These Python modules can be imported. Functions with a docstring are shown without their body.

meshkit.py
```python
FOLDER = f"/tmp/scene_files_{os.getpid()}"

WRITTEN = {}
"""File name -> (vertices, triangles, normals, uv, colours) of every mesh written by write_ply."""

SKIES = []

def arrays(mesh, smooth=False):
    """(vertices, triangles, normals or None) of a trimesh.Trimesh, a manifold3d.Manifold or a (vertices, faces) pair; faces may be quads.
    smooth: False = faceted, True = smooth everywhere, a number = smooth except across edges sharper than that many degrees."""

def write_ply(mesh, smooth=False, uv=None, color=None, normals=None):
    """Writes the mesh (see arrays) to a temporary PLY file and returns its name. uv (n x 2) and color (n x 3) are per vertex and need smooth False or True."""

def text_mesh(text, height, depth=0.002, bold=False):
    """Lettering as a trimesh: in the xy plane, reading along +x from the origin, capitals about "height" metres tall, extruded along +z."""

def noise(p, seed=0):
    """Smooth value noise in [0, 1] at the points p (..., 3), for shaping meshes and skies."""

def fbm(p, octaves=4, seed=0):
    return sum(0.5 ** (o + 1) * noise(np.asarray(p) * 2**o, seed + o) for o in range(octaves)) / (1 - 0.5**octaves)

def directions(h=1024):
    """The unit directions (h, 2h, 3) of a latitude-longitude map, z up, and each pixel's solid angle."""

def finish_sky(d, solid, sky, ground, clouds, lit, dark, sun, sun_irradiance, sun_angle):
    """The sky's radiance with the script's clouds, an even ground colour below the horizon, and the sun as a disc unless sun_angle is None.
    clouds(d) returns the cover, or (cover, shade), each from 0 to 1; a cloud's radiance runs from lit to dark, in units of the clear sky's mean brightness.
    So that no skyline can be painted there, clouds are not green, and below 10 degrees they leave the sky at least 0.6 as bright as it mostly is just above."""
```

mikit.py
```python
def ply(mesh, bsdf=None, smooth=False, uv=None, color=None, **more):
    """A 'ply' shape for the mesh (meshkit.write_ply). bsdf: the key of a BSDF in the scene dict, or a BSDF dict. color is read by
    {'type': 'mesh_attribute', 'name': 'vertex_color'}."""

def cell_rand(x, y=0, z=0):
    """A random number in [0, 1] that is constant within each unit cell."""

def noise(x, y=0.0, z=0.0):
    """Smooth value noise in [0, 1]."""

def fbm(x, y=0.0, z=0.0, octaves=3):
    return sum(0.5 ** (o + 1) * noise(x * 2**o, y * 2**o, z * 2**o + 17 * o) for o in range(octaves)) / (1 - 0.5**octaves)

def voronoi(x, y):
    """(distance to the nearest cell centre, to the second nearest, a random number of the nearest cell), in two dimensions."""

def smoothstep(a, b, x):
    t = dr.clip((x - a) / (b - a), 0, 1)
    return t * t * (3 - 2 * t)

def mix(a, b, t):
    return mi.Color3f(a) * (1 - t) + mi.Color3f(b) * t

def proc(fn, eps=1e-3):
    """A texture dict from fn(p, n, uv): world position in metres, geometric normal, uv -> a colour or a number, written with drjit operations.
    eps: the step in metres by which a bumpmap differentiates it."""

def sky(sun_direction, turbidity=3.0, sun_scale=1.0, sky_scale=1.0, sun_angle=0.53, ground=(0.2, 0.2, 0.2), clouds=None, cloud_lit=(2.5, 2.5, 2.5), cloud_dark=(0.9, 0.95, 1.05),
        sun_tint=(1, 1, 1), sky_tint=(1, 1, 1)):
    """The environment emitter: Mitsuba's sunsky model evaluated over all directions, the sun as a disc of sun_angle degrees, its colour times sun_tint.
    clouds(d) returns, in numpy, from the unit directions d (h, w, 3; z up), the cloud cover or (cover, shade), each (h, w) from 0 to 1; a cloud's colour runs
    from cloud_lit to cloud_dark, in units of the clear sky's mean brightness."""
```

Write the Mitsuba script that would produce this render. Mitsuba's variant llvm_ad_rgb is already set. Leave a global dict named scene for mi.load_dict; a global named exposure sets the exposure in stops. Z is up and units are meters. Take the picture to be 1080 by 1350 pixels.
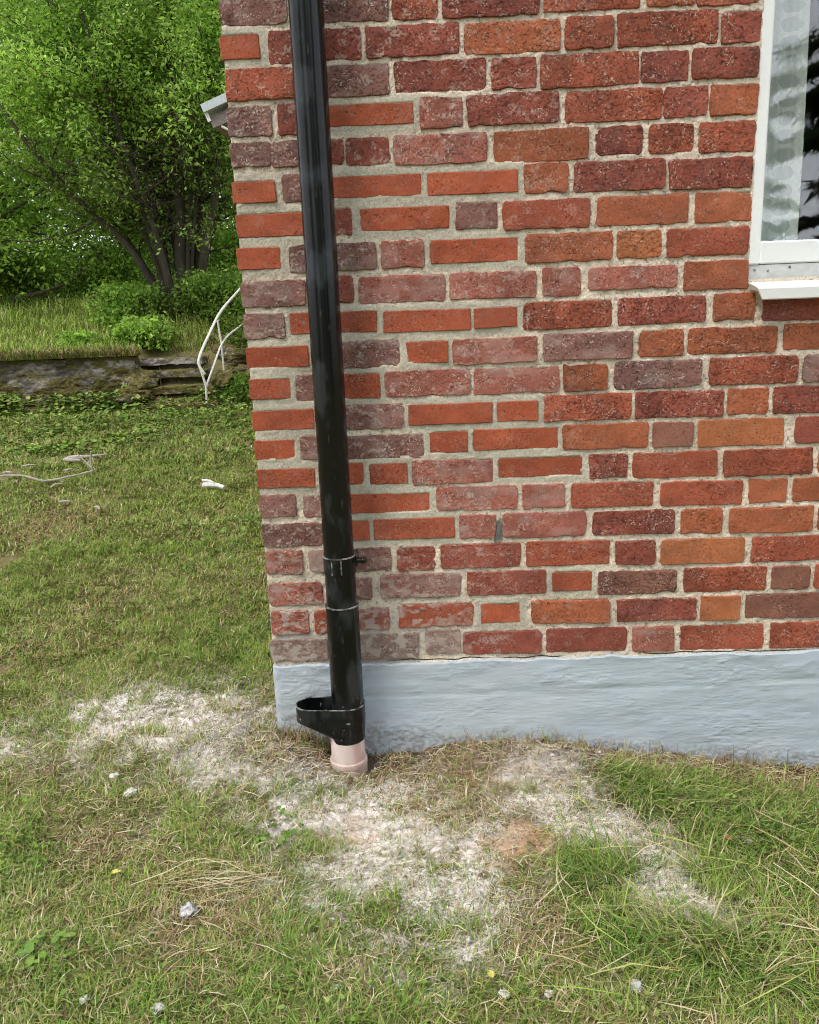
import math, numpy as np, trimesh, mitsuba as mi, drjit as dr, mikit, meshkit
from mikit import noise as dn, fbm as dfbm, smoothstep, mix
from meshkit import noise as nz, fbm as nf

T = mi.ScalarTransform4f
scene, labels = {}, {}

# ------------------------------------------------------------------ camera, sky, exposure
CAM = np.array([0.526, -2.456, 1.42])
FWD = np.array([-0.025485, 0.971211, -0.236853])
DOWN = np.array([-0.032269, -0.237606, -0.970826])
scene['camera'] = {'type': 'perspective', 'fov': 52.886, 'fov_axis': 'x', 'near_clip': 0.05, 'far_clip': 2000.0,
                   'to_world': T().look_at(CAM.tolist(), (CAM + FWD).tolist(), (-DOWN).tolist())}


def cloud(d):
    c = nf(d * np.array([2.2, 2.2, 5.0]) + 3, 4, seed=4)
    return np.clip(0.80 + 0.5 * c, 0, 1), np.clip((c - 0.42) * 2.2, 0, 0.55)


scene['sky'] = mikit.sky((-0.40, -0.42, 0.9), turbidity=4, sun_scale=0.30, sun_angle=20, sun_tint=(0.90, 0.97, 1.10), clouds=cloud, cloud_lit=(2.22, 2.35, 2.52), cloud_dark=(1.05, 1.15, 1.30))
exposure = 2.6

# ------------------------------------------------------------------ helpers
rng = np.random.default_rng(7)


def numbered(key):
    if key not in scene and key not in labels:
        return key
    i = 1
    while f'{key}_{i:03d}' in scene or f'{key}_{i:03d}' in labels:
        i += 1
    return f'{key}_{i:03d}'


def obj(name, mesh, bsdf, parent=None, smooth=False, **kw):
    key = numbered((parent + '__' if parent else '') + name)
    scene[key] = mikit.ply(mesh, bsdf, smooth=smooth, **kw)
    return key


def tag(key, label=None, cat=None, group=None, kind=None):
    labels[key] = {k: v for k, v in (('label', label), ('category', cat), ('group', group), ('kind', kind)) if v}
    return key


def thing(name, label, cat, group=None):
    key = numbered(name)
    return tag(key, label, cat, group)


def grid_faces(nu, nv, flip=False):
    i, j = np.meshgrid(np.arange(nu - 1), np.arange(nv - 1), indexing='ij')
    a = (i * nv + j).ravel(); b = a + nv; c = b + 1; d = a + 1
    f = np.stack([a, b, c, d], 1)
    return f[:, ::-1] if flip else f


def tris(q):
    q = np.asarray(q)
    return np.vstack([q[:, [0, 1, 2]], q[:, [0, 2, 3]]])


def box(x0, x1, y0, y1, z0, z1):
    m = trimesh.creation.box((x1 - x0, y1 - y0, z1 - z0))
    m.apply_translation(((x0 + x1) / 2, (y0 + y1) / 2, (z0 + z1) / 2))
    return m


def bevel_box(x0, x1, y0, y1, z0, z1, r=0.004):
    pts = []
    for sx in (0, 1):
        for sy in (0, 1):
            for sz in (0, 1):
                for k in range(3):
                    q = [x0 + r if sx == 0 else x1 - r, y0 + r if sy == 0 else y1 - r, z0 + r if sz == 0 else z1 - r]
                    q[k] = ((x0, x1)[sx], (y0, y1)[sy], (z0, z1)[sz])[k]
                    pts.append(q)
    return trimesh.convex.convex_hull(np.array(pts))


def tube(P, R, n=8, cap=True):
    P = np.asarray(P, float); R = np.broadcast_to(np.asarray(R, float), len(P))
    t = np.gradient(P, axis=0); t /= np.linalg.norm(t, axis=1, keepdims=True) + 1e-12
    up = np.array([0.31, 0.93, 0.17])
    a = np.cross(t, up); a /= np.linalg.norm(a, axis=1, keepdims=True) + 1e-12
    b = np.cross(t, a)
    th = np.arange(n) * 2 * math.pi / n
    V = P[:, None] + R[:, None, None] * (np.cos(th)[None, :, None] * a[:, None] + np.sin(th)[None, :, None] * b[:, None])
    V = V.reshape(-1, 3)
    F = []
    for i in range(len(P) - 1):
        k = np.arange(n); k2 = (k + 1) % n
        F.append(np.stack([i * n + k, i * n + k2, (i + 1) * n + k2, (i + 1) * n + k], 1))
    F = tris(np.vstack(F))
    if cap:
        m = len(V)
        V = np.vstack([V, P[:1], P[-1:]])
        k = np.arange(n); k2 = (k + 1) % n
        F = np.vstack([F, np.stack([k2, k, k * 0 + m], 1), np.stack([(len(P) - 1) * n + k, (len(P) - 1) * n + k2, k * 0 + m + 1], 1)])
    return trimesh.Trimesh(V, F, process=False)


def spline(P, n):
    from scipy.interpolate import PchipInterpolator
    P = np.asarray(P, float)
    s = np.r_[0, np.cumsum(np.linalg.norm(np.diff(P, axis=0), axis=1))]
    return PchipInterpolator(s, P)(np.linspace(0, s[-1], n))


def lathe(profile, n=40, centre=(0, 0)):
    """profile: (r, z) pairs; open revolve about the vertical axis."""
    pr = np.asarray(profile, float)
    th = np.arange(n) * 2 * math.pi / n
    V = np.stack([centre[0] + pr[:, :1] * np.cos(th), centre[1] + pr[:, :1] * np.sin(th), np.repeat(pr[:, 1:], n, 1)], -1).reshape(-1, 3)
    F = []
    k = np.arange(n); k2 = (k + 1) % n
    for i in range(len(pr) - 1):
        F.append(np.stack([i * n + k, i * n + k2, (i + 1) * n + k2, (i + 1) * n + k], 1))
    return trimesh.Trimesh(V, tris(np.vstack(F)), process=False)


def bend(P, it=3, cut=0.12):
    """a polyline whose corners are rounded over a short length"""
    P = np.asarray(P, float)
    for _ in range(it):
        Q = [P[0]]
        for a, b, c in zip(P[:-2], P[1:-1], P[2:]):
            la, lc = np.linalg.norm(a - b), np.linalg.norm(c - b)
            Q += [b + (a - b) * min(0.3, cut / la), b + (c - b) * min(0.3, cut / lc)]
        P = np.array(Q + [P[-1]]); cut *= 0.45
    return P


cat = trimesh.util.concatenate

# ------------------------------------------------------------------ materials
VC = {'type': 'mesh_attribute', 'name': 'vertex_color'}


def two(b):
    return {'type': 'twosided', 'bsdf': b}


def princ(col, rough=0.6, spec=0.4, **k):
    c = {'type': 'rgb', 'value': list(col)} if isinstance(col, (tuple, list)) else col
    return {'type': 'principled', 'base_color': c, 'roughness': rough, 'specular': spec, **k}


def bump(b, fn, scale=1.0, eps=1e-3):
    return {'type': 'bumpmap', 'arbitrary': mikit.proc(fn, eps), 'scale': scale, 'bsdf': b}


PAL = [('N', (0.345, 0.082, 0.038)), ('O', (0.345, 0.103, 0.048)), ('R', (0.325, 0.084, 0.045)), ('M', (0.265, 0.071, 0.047)), ('P', (0.225, 0.107, 0.088)),
       ('K', (0.34, 0.115, 0.083)), ('G', (0.27, 0.18, 0.152)), ('B', (0.40, 0.135, 0.056)), ('D', (0.25, 0.105, 0.073))]
PI_ = {k: i for i, (k, _) in enumerate(PAL)}


def brick_col(p, n, uv):
    k = dr.floor(uv.x); rnd = uv.x - k
    r, dust = dr.clip(uv.y, 0, 1), mi.Float(0)
    c = mi.Color3f(PAL[0][1])
    for i in range(1, len(PAL)):
        c = dr.select(dr.abs(k - i) < 0.5, mi.Color3f(PAL[i][1]), c)
    dusty = dr.select((dr.abs(k - PI_['K']) < 0.5) | (dr.abs(k - PI_['G']) < 0.5) | (dr.abs(k - PI_['P']) < 0.5), 1.0, 0.0)
    x, y, z = p.x, p.y, p.z
    big = dfbm(x * 14 + rnd * 50, z * 22, y * 14, 3)
    c = c * (0.86 + 0.28 * rnd) * (0.72 + 0.6 * big)
    # darker fired skin in soft upright bands on the rough bricks
    band = smoothstep(0.45, 0.72, dn(x * 11 + rnd * 31, z * 3, y * 9))
    c = mix(c, c * mi.Color3f(0.66, 0.70, 0.76), band * (0.15 + 0.5 * r))
    grain = dn(x * 330, z * 330, y * 330)
    c = c * (0.80 + 0.40 * grain)
    crease = smoothstep(0.50, 0.72, dfbm(x * 170, z * 210, y * 170, 2))
    c = c * (1 - (0.10 + 0.42 * r) * crease)
    pit = smoothstep(0.80, 0.88, dn(x * 210 + 5, z * 230, y * 210))
    c = c * (1 - 0.5 * pit)
    pale = smoothstep(0.70, 0.80, dn(x * 285 + 9, z * 310 + 3, y * 285)) * smoothstep(0.36, 0.6, dfbm(x * 30, z * 30 + 7, y * 30, 2))
    c = mix(c, mi.Color3f(0.60, 0.49, 0.41), pale * (0.15 + 0.38 * r + 0.2 * dusty))
    film = smoothstep(0.46, 0.75, dfbm(x * 16 + 3, z * 30 + rnd * 9, y * 16, 3))
    c = mix(c, mi.Color3f(0.46, 0.38, 0.35), film * (0.03 + 0.20 * dusty))
    # mortar splashes low by the corner
    low = smoothstep(0.82, 0.42, z) * smoothstep(0.85, 0.35, x)
    sp = smoothstep(0.50, 0.66, dfbm(x * 38, z * 60, y * 38, 3))
    c = mix(c, mi.Color3f(0.50, 0.45, 0.40), low * sp * 0.6)
    sm = smoothstep(0.58, 0.70, dfbm(x * 40 + 11, z * 62, y * 40, 4)) * smoothstep(1.25, 0.5, x)
    sm = sm * dr.select(dr.abs(k - PI_['N']) < 0.5, 0.25, 1.0) * smoothstep(0.3, 0.6, dn(x * 210, z * 210))
    return mix(c, mi.Color3f(0.58, 0.50, 0.43), sm * 0.38)


def brick_h(p, n, uv):
    r = dr.clip(uv.y, 0, 1)
    return (dfbm(p.x * 150, p.z * 190, p.y * 150, 3) * (0.35 + 1.0 * r) - smoothstep(0.8, 0.9, dn(p.x * 210 + 5, p.z * 230, p.y * 210)) * 0.5) * 0.0022


scene['brick_skin'] = two(bump(princ(mikit.proc(brick_col), 0.78, 0.3), brick_h, 1.0, 2e-3))


def mortar_col(p, n, uv):
    new = dr.clip(uv.x, 0, 1)
    c = mix(mi.Color3f(0.69, 0.60, 0.485), mi.Color3f(0.50, 0.465, 0.375), new)
    c = c * (0.72 + 0.5 * dfbm(p.x * 9, p.z * 16, p.y * 9, 3))
    sand = dn(p.x * 300, p.z * 300, p.y * 300)
    c = c * (0.74 + 0.5 * sand)
    c = c * (1 - 0.45 * smoothstep(0.72, 0.85, dn(p.x * 170, p.z * 170 + 4, p.y * 170)) * (1 - 0.6 * new))
    low = smoothstep(0.75, 0.4, p.z) * smoothstep(0.8, 0.3, p.x)
    grey = smoothstep(0.4, 0.6, dfbm(p.x * 12, p.z * 30, p.y * 12, 2))
    c = mix(c, mi.Color3f(0.36, 0.35, 0.32), low * grey * 0.7)
    # one dark repair with fresh cement
    d = dr.sqrt(dr.square((p.x - 0.735) / 0.020) + dr.square((p.z - 0.745) / 0.055))
    ck = smoothstep(0.0028, 0.0012, dr.abs(p.z - 0.3300 - 0.007 * (dn(p.x * 22, 3) - 0.5))) * smoothstep(0.30, 0.45, dn(p.x * 7, 9)) * smoothstep(0.3, 0.45, p.x)
    c = mix(c, mi.Color3f(0.05, 0.048, 0.042), ck)
    return mix(c, mi.Color3f(0.15, 0.155, 0.145), smoothstep(1.25, 0.8, d + 0.5 * dn(p.x * 90, p.z * 90)))


def mortar_h(p, n, uv):
    return dfbm(p.x * 160, p.z * 160, p.y * 160, 3) * 0.0040


scene['mortar'] = two(bump(princ(mikit.proc(mortar_col), 0.9, 0.2), mortar_h, 1.0, 2e-3))


def paint_col(p, n, uv):
    st = dfbm(p.x * 3, p.z * 60, p.y * 3, 3)
    c = mi.Color3f(0.44, 0.51, 0.58) * (0.92 + 0.16 * st)
    c = mix(c, mi.Color3f(0.54, 0.585, 0.63), smoothstep(0.55, 0.75, dfbm(p.x * 5, p.z * 9, 2, 3)) * 0.4)
    dirt = smoothstep(0.05, 0.0, p.z - 0.075 + 0.10 * p.x - 0.085 * dfbm(p.x * 12, p.z * 12, 0, 3)) * smoothstep(0.30, 0.75, dfbm(p.x * 90, p.z * 110, 4, 4))
    return mix(c, mi.Color3f(0.20, 0.17, 0.13), dirt * 0.6)


def paint_h(p, n, uv):
    return dfbm(p.x * 26, p.z * 260, p.y * 22, 3) * 0.0012 + dfbm(p.x * 130, p.z * 200, p.y * 130, 2) * 0.0016 + smoothstep(0.5, 0.7, dfbm(p.x * 6, p.z * 12, 3, 2)) * dfbm(p.x * 70, p.z * 110, p.y * 60, 2) * 0.0035


scene['foundation_paint'] = two(bump(princ(mikit.proc(paint_col), 0.42, 0.5), paint_h, 1.0, 2e-3))


def black_col(p, n, uv):
    dusty = smoothstep(0.50, 0.72, dfbm(p.x * 22, p.y * 22, p.z * 9, 4))
    c = mix(mi.Color3f(0.0045, 0.0052, 0.0056), mi.Color3f(0.026, 0.030, 0.033), dusty)
    spot = smoothstep(0.87, 0.93, dn(p.x * 110, p.y * 110, p.z * 90)) * smoothstep(0.45, 0.25, p.z)
    scr = smoothstep(0.86, 0.92, dn(p.x * 160, p.y * 160, p.z * 26)) * 0.35
    return mix(c, mi.Color3f(0.42, 0.40, 0.37), dr.clip(spot * 0.55 + scr * 0.16, 0, 1))


def black_rough(p, n, uv):
    return 0.07 + 0.24 * dfbm(p.x * 18, p.y * 18, p.z * 7, 3)


def black_h(p, n, uv):
    return dfbm(p.x * 9, p.y * 9, p.z * 5, 2) * 0.0018


scene['black_plastic'] = two(bump(princ(mikit.proc(black_col), mikit.proc(black_rough), 0.38), black_h, 1.0, 4e-3))


def edge_col(p, n, uv):
    return mix(mi.Color3f(0.045, 0.048, 0.048), mi.Color3f(0.30, 0.30, 0.29), smoothstep(0.35, 0.7, dfbm(p.x * 60, p.y * 60, p.z * 60, 2)))


scene['worn_edge'] = two(princ(mikit.proc(edge_col), 0.5, 0.5))


def pvc_col(p, n, uv):
    c = mix(mi.Color3f(0.60, 0.40, 0.36), mi.Color3f(0.72, 0.61, 0.57), smoothstep(0.3, 0.7, dfbm(p.x * 40, p.y * 30, p.z * 4, 3)))
    return mix(c, mi.Color3f(0.36, 0.27, 0.21), smoothstep(0.10, 0.02, p.z + 0.04 * dn(p.x * 70, p.y * 70, p.z * 50)) * 0.8)


scene['pale_pvc'] = two(princ(mikit.proc(pvc_col), 0.45, 0.5))
scene['white_paint'] = two(princ((0.88, 0.91, 0.91), 0.35, 0.5))


def sill_col(p, n, uv):
    return mix(mi.Color3f(0.76, 0.78, 0.77), mi.Color3f(0.45, 0.40, 0.30), smoothstep(0.56, 0.75, dfbm(p.x * 14, p.y * 20, p.z * 25, 3)) * 0.35)


scene['sill_metal'] = two(princ(mikit.proc(sill_col), 0.4, 0.5))
scene['apron_paint'] = two(princ(mikit.proc(lambda p, n, uv: mi.Color3f(0.60, 0.62, 0.61) * (0.82 + 0.3 * dfbm(p.x * 40, p.z * 60, 0, 3))), 0.55, 0.4))
scene['dark_gap'] = two(princ((0.02, 0.02, 0.02), 0.9, 0.1))
scene['window_glass'] = {'type': 'thindielectric', 'int_ior': 1.62, 'ext_ior': 1.0}
scene['room_wall'] = two({'type': 'diffuse', 'reflectance': {'type': 'rgb', 'value': [0.20, 0.18, 0.15]}})


def curtain_col(p, n, uv):
    v = (p.z - 1.55) / 0.049
    fv = v - dr.floor(v) - 0.5
    e = dr.square((p.x - 1.586) / 0.034) + dr.square(fv / 0.40)
    e2 = dr.square((p.x - 1.652) / 0.020) + dr.square(fv / 0.36)
    w = dn(p.x * 500, p.z * 500)
    c = mi.Color3f(0.60, 0.66, 0.62) * (0.85 + 0.25 * w)
    return mix(c, mi.Color3f(0.24, 0.30, 0.28), dr.maximum(smoothstep(1.05, 0.85, e), smoothstep(1.05, 0.85, e2)) * 0.5)


scene['curtain_cloth'] = two({'type': 'diffuse', 'reflectance': mikit.proc(curtain_col)})
scene['ground_soil'] = two({'type': 'bumpmap', 'arbitrary': mikit.proc(lambda p, n, uv: dfbm(p.x * 70, p.y * 70, 0, 3) * 0.02, 4e-3), 'scale': 1.0,
                            'bsdf': {'type': 'diffuse', 'reflectance': VC}})
scene['grass_blade'] = two({'type': 'diffuse', 'reflectance': VC})
scene['leaf'] = {'type': 'principledthin', 'base_color': VC, 'roughness': 0.6, 'diff_trans': 0.9, 'spec_trans': 0.0}


def bark_col(p, n, uv):
    return mix(mi.Color3f(0.045, 0.036, 0.025), mi.Color3f(0.125, 0.108, 0.078), dfbm(p.x * 14, p.y * 14, p.z * 5, 3))


scene['bark'] = two(princ(mikit.proc(bark_col), 0.9, 0.2))


def stone_col(p, n, uv):
    c = mix(mi.Color3f(0.09, 0.08, 0.07), mi.Color3f(0.38, 0.345, 0.32), smoothstep(0.38, 0.58, dfbm(p.x * 2.6, p.y * 3, p.z * 3, 4)))
    moss = smoothstep(0.42, 0.62, dfbm(p.x * 5 + 4, p.y * 5, p.z * 9, 4) + 0.35 * dr.clip(n.z, 0, 1) - 0.06 + 0.20 * smoothstep(0.85, 0.50, p.z) + 0.2 * smoothstep(0.9, 1.0, p.z))
    c = mix(c, mix(mi.Color3f(0.055, 0.048, 0.020), mi.Color3f(0.17, 0.145, 0.045), dn(p.x * 30, p.y * 30, p.z * 30)), moss)
    return c * (0.7 + 0.4 * dn(p.x * 40, p.y * 40, p.z * 40))


scene['mossy_stone'] = two(bump(princ(mikit.proc(stone_col), 0.9, 0.2), lambda p, n, uv: dfbm(p.x * 25, p.y * 25, p.z * 25, 3) * 0.03, 1.0, 8e-3))
scene['rail_paint'] = two(princ((0.70, 0.68, 0.64), 0.45, 0.5))
scene['plaster'] = two(princ(mikit.proc(lambda p, n, uv: mix(mi.Color3f(0.45, 0.43, 0.40), mi.Color3f(0.74, 0.71, 0.66), dfbm(p.x * 90, p.y * 90, p.z * 90, 3))), 0.9, 0.2))
scene['grey_stone'] = two(princ(mikit.proc(lambda p, n, uv: mix(mi.Color3f(0.13, 0.13, 0.13), mi.Color3f(0.55, 0.54, 0.52), smoothstep(0.35, 0.7, dfbm(p.x * 80, p.y * 80, p.z * 80, 3)))), 0.85, 0.3))
scene['peeled_wood'] = two(princ(mikit.proc(lambda p, n, uv: mix(mi.Color3f(0.26, 0.23, 0.19), mi.Color3f(0.56, 0.53, 0.48), dfbm(p.x * 40, p.y * 40, p.z * 40, 3))), 0.8, 0.2))
scene['white_wood'] = two(princ(mikit.proc(lambda p, n, uv: mix(mi.Color3f(0.55, 0.53, 0.50), mi.Color3f(0.84, 0.83, 0.80), dfbm(p.x * 40, p.y * 40, p.z * 40, 3))), 0.8, 0.2))
scene['grey_boards'] = two(princ(mikit.proc(lambda p, n, uv: mi.Color3f(0.24, 0.215, 0.195) * (0.75 + 0.5 * dfbm(p.x * 20, p.y * 4, p.z * 60, 3))), 0.8, 0.2))
scene['roof_sheet'] = two(princ((0.55, 0.62, 0.66), 0.4, 0.5))
scene['roof_tile'] = two(princ((0.12, 0.07, 0.055), 0.8, 0.3))

BRICKS = '0 2 183 2185 2265 P10;0 210 456 2182 2264 P10;0 469 586 2179 2254 R10;0 601 857 2179 2252 M10;0 872 1125 2182 2255 R10;0 1147 1269 2182 2253 O10;0 1275 1441 2181 2251 R10;1 -3 104 2101 2161 N0;1 130 378 2088 2165 M10;1 393 642 2092 2166 M10;1 660 914 2088 2163 O10;1 931 1057 2089 2166 R10;1 1071 1332 2088 2167 R10;1 1345 1450 2088 2160 M10;2 4 188 2000 2075 R10;2 202 449 1999 2074 P10;2 467 714 2001 2076 M10;2 731 851 1999 2073 M10;2 863 1128 1996 2076 R10;2 1137 1260 1999 2073 M10;2 1272 1448 2002 2074 M10;3 -2 121 1908 1982 P10;3 141 247 1908 1985 M6;3 262 514 1922 1976 N0;3 534 648 1908 1983 K7;3 663 911 1909 1986 M10;3 933 1192 1906 1984 R10;3 1201 1317 1909 1983 M10;3 1326 1450 1907 1982 O5;4 1 112 1828 1890 P8;4 116 192 1826 1890 P8;4 205 315 1826 1889 M8;4 326 443 1823 1890 M7;4 458 714 1818 1891 K8;4 736 993 1813 1891 O3;4 1018 1140 1819 1892 M10;4 1162 1280 1817 1892 R10;4 1300 1449 1815 1891 R10;5 -3 119 1734 1789 N0;5 140 255 1730 1803 P6;5 271 529 1736 1791 N0;5 547 799 1733 1791 N0;5 818 937 1728 1803 O5;5 957 1206 1726 1802 M9;5 1222 1447 1722 1798 M10;6 1 197 1641 1702 N0;6 217 329 1636 1708 M3;6 355 605 1645 1704 N0;6 625 738 1639 1708 P5;6 759 1001 1634 1707 R3;6 1022 1275 1635 1708 O2;6 1297 1449 1632 1708 O3;7 -5 120 1553 1611 N0;7 144 394 1542 1614 P5;7 411 530 1542 1614 K5;7 550 799 1549 1612 N0;7 821 1067 1541 1617 O4;7 1081 1202 1544 1616 B10;7 1221 1450 1543 1615 R2;8 -1 186 1449 1518 P8;8 207 323 1449 1522 M5;8 340 587 1447 1519 K6;8 604 850 1449 1519 K5;8 869 975 1446 1523 K2;8 999 1251 1459 1519 K4;8 1273 1453 1449 1525 O2;9 -2 116 1358 1428 P8;9 135 247 1367 1427 N1;9 263 387 1366 1424 N1;9 407 660 1361 1421 N0;9 670 794 1365 1420 N0;9 815 1066 1356 1429 R10;9 1087 1336 1359 1431 M10;9 1362 1476 1361 1433 O6;9 1503 1752 1356 1429 M4;10 -2 182 1274 1332 N0;10 199 450 1264 1338 P8;10 471 591 1270 1331 N0;10 607 852 1264 1333 K5;10 872 1129 1264 1337 P10;10 1149 1276 1265 1338 O8;10 1293 1545 1267 1338 O9;10 1566 1819 1271 1341 O5;11 -1 121 1181 1241 N0;11 140 252 1174 1246 P6;11 268 388 1174 1245 N4;11 405 653 1175 1247 K6;11 668 917 1173 1245 K4;11 932 1057 1175 1248 O10;11 1082 1333 1174 1251 P10;11 1358 1611 1176 1252 R8;11 1631 1756 1175 1251 P7;12 0 185 1088 1146 N0;12 198 452 1083 1153 P8;12 470 719 1088 1148 N0;12 734 855 1090 1147 N0;12 874 1129 1086 1161 R10;12 1147 1400 1085 1159 M10;12 1414 1532 1086 1161 O6;12 1550 1802 1087 1162 M9;13 0 122 998 1056 N0;13 141 252 996 1063 P6;13 265 513 992 1060 P8;13 528 645 1002 1063 N1;13 662 914 1005 1067 N0;13 931 1182 998 1070 O2;13 1199 1317 997 1068 D3;13 1333 1585 993 1070 B1;13 1620 1742 996 1069 M3;14 -1 177 910 967 N1;14 213 326 912 978 N4;14 344 459 911 973 N4;14 476 717 907 977 K5;14 736 988 919 976 N2;14 1011 1122 908 979 M9;14 1143 1392 905 978 R2;14 1415 1675 900 977 R8;14 1697 1952 904 979 R5;15 2 113 820 886 P7;15 137 254 816 881 P5;15 273 527 821 882 N0;15 548 791 821 893 K4;15 810 936 821 892 K3;15 958 1204 818 889 R5;15 1227 1472 814 886 R4;15 1495 1608 814 885 O1;15 1627 1869 815 887 O2;16 1 188 724 794 P8;16 218 337 735 796 N0;16 349 598 735 799 N0;16 615 724 732 802 K5;16 748 1000 729 803 K3;16 1024 1270 729 799 M10;16 1293 1416 723 799 O9;16 1440 1691 721 797 O2;16 1710 1952 725 798 R4;17 4 120 634 708 K10;17 142 263 638 706 G3;17 285 398 635 707 P5;17 418 533 633 707 M8;17 556 799 636 710 M4;17 822 1074 636 710 R4;17 1096 1215 631 705 M6;17 1238 1489 628 703 B3;17 1514 1769 627 703 R8;18 5 176 529 601 K10;18 209 332 542 613 P5;18 363 611 544 617 P4;18 635 877 546 619 M3;18 901 1022 550 611 N2;18 1045 1284 535 607 D8;18 1310 1561 534 609 R9;18 1580 1696 535 607 D2;18 1712 1957 538 611 R5;19 9 127 433 507 K9;19 147 269 431 504 R6;19 282 382 436 508 K4;19 416 650 444 517 R2;19 676 798 450 515 N1;19 836 1078 443 517 O6;19 1105 1350 443 513 M10;19 1366 1485 439 516 B0;19 1507 1751 440 517 D4;20 0 179 338 411 G5;20 207 472 339 422 G6;20 498 607 348 429 G3;20 618 864 345 418 M3;20 884 1134 345 420 M3;20 1155 1283 341 419 K6;20 1304 1567 339 420 R6;20 1590 1846 338 420 R7;'

# ------------------------------------------------------------------ the house
house = thing('house', 'red brick house on a blue-grey painted foundation with a white window', 'house')
labels['house__wall'] = {'label': 'brick wall with wide beige mortar joints'}
BR = []
for s in BRICKS.strip(';').split(';'):
    r, x0, x1, z0, z1, k = s.split()
    BR.append((int(r), int(x0) / 1000, int(x1) / 1000, int(z0) / 1000, int(z1) / 1000, k[0], int(k[1:]) / 10))
WX0, WX1, WZ0, WZ1 = 1.448, 2.62, 1.512, 2.75   # window opening in the brickwork
WALL_TOP, WALL_R, WALL_BACK = 3.05, 4.2, 7.0
FZ = 0.326                                      # top of the foundation


def n1(t, seed, f):
    t = np.asarray(t, float) * f + seed * 13.7
    return nz(np.stack([t, t * 0 + seed * 0.37, t * 0], -1), seed) - 0.5


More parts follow.
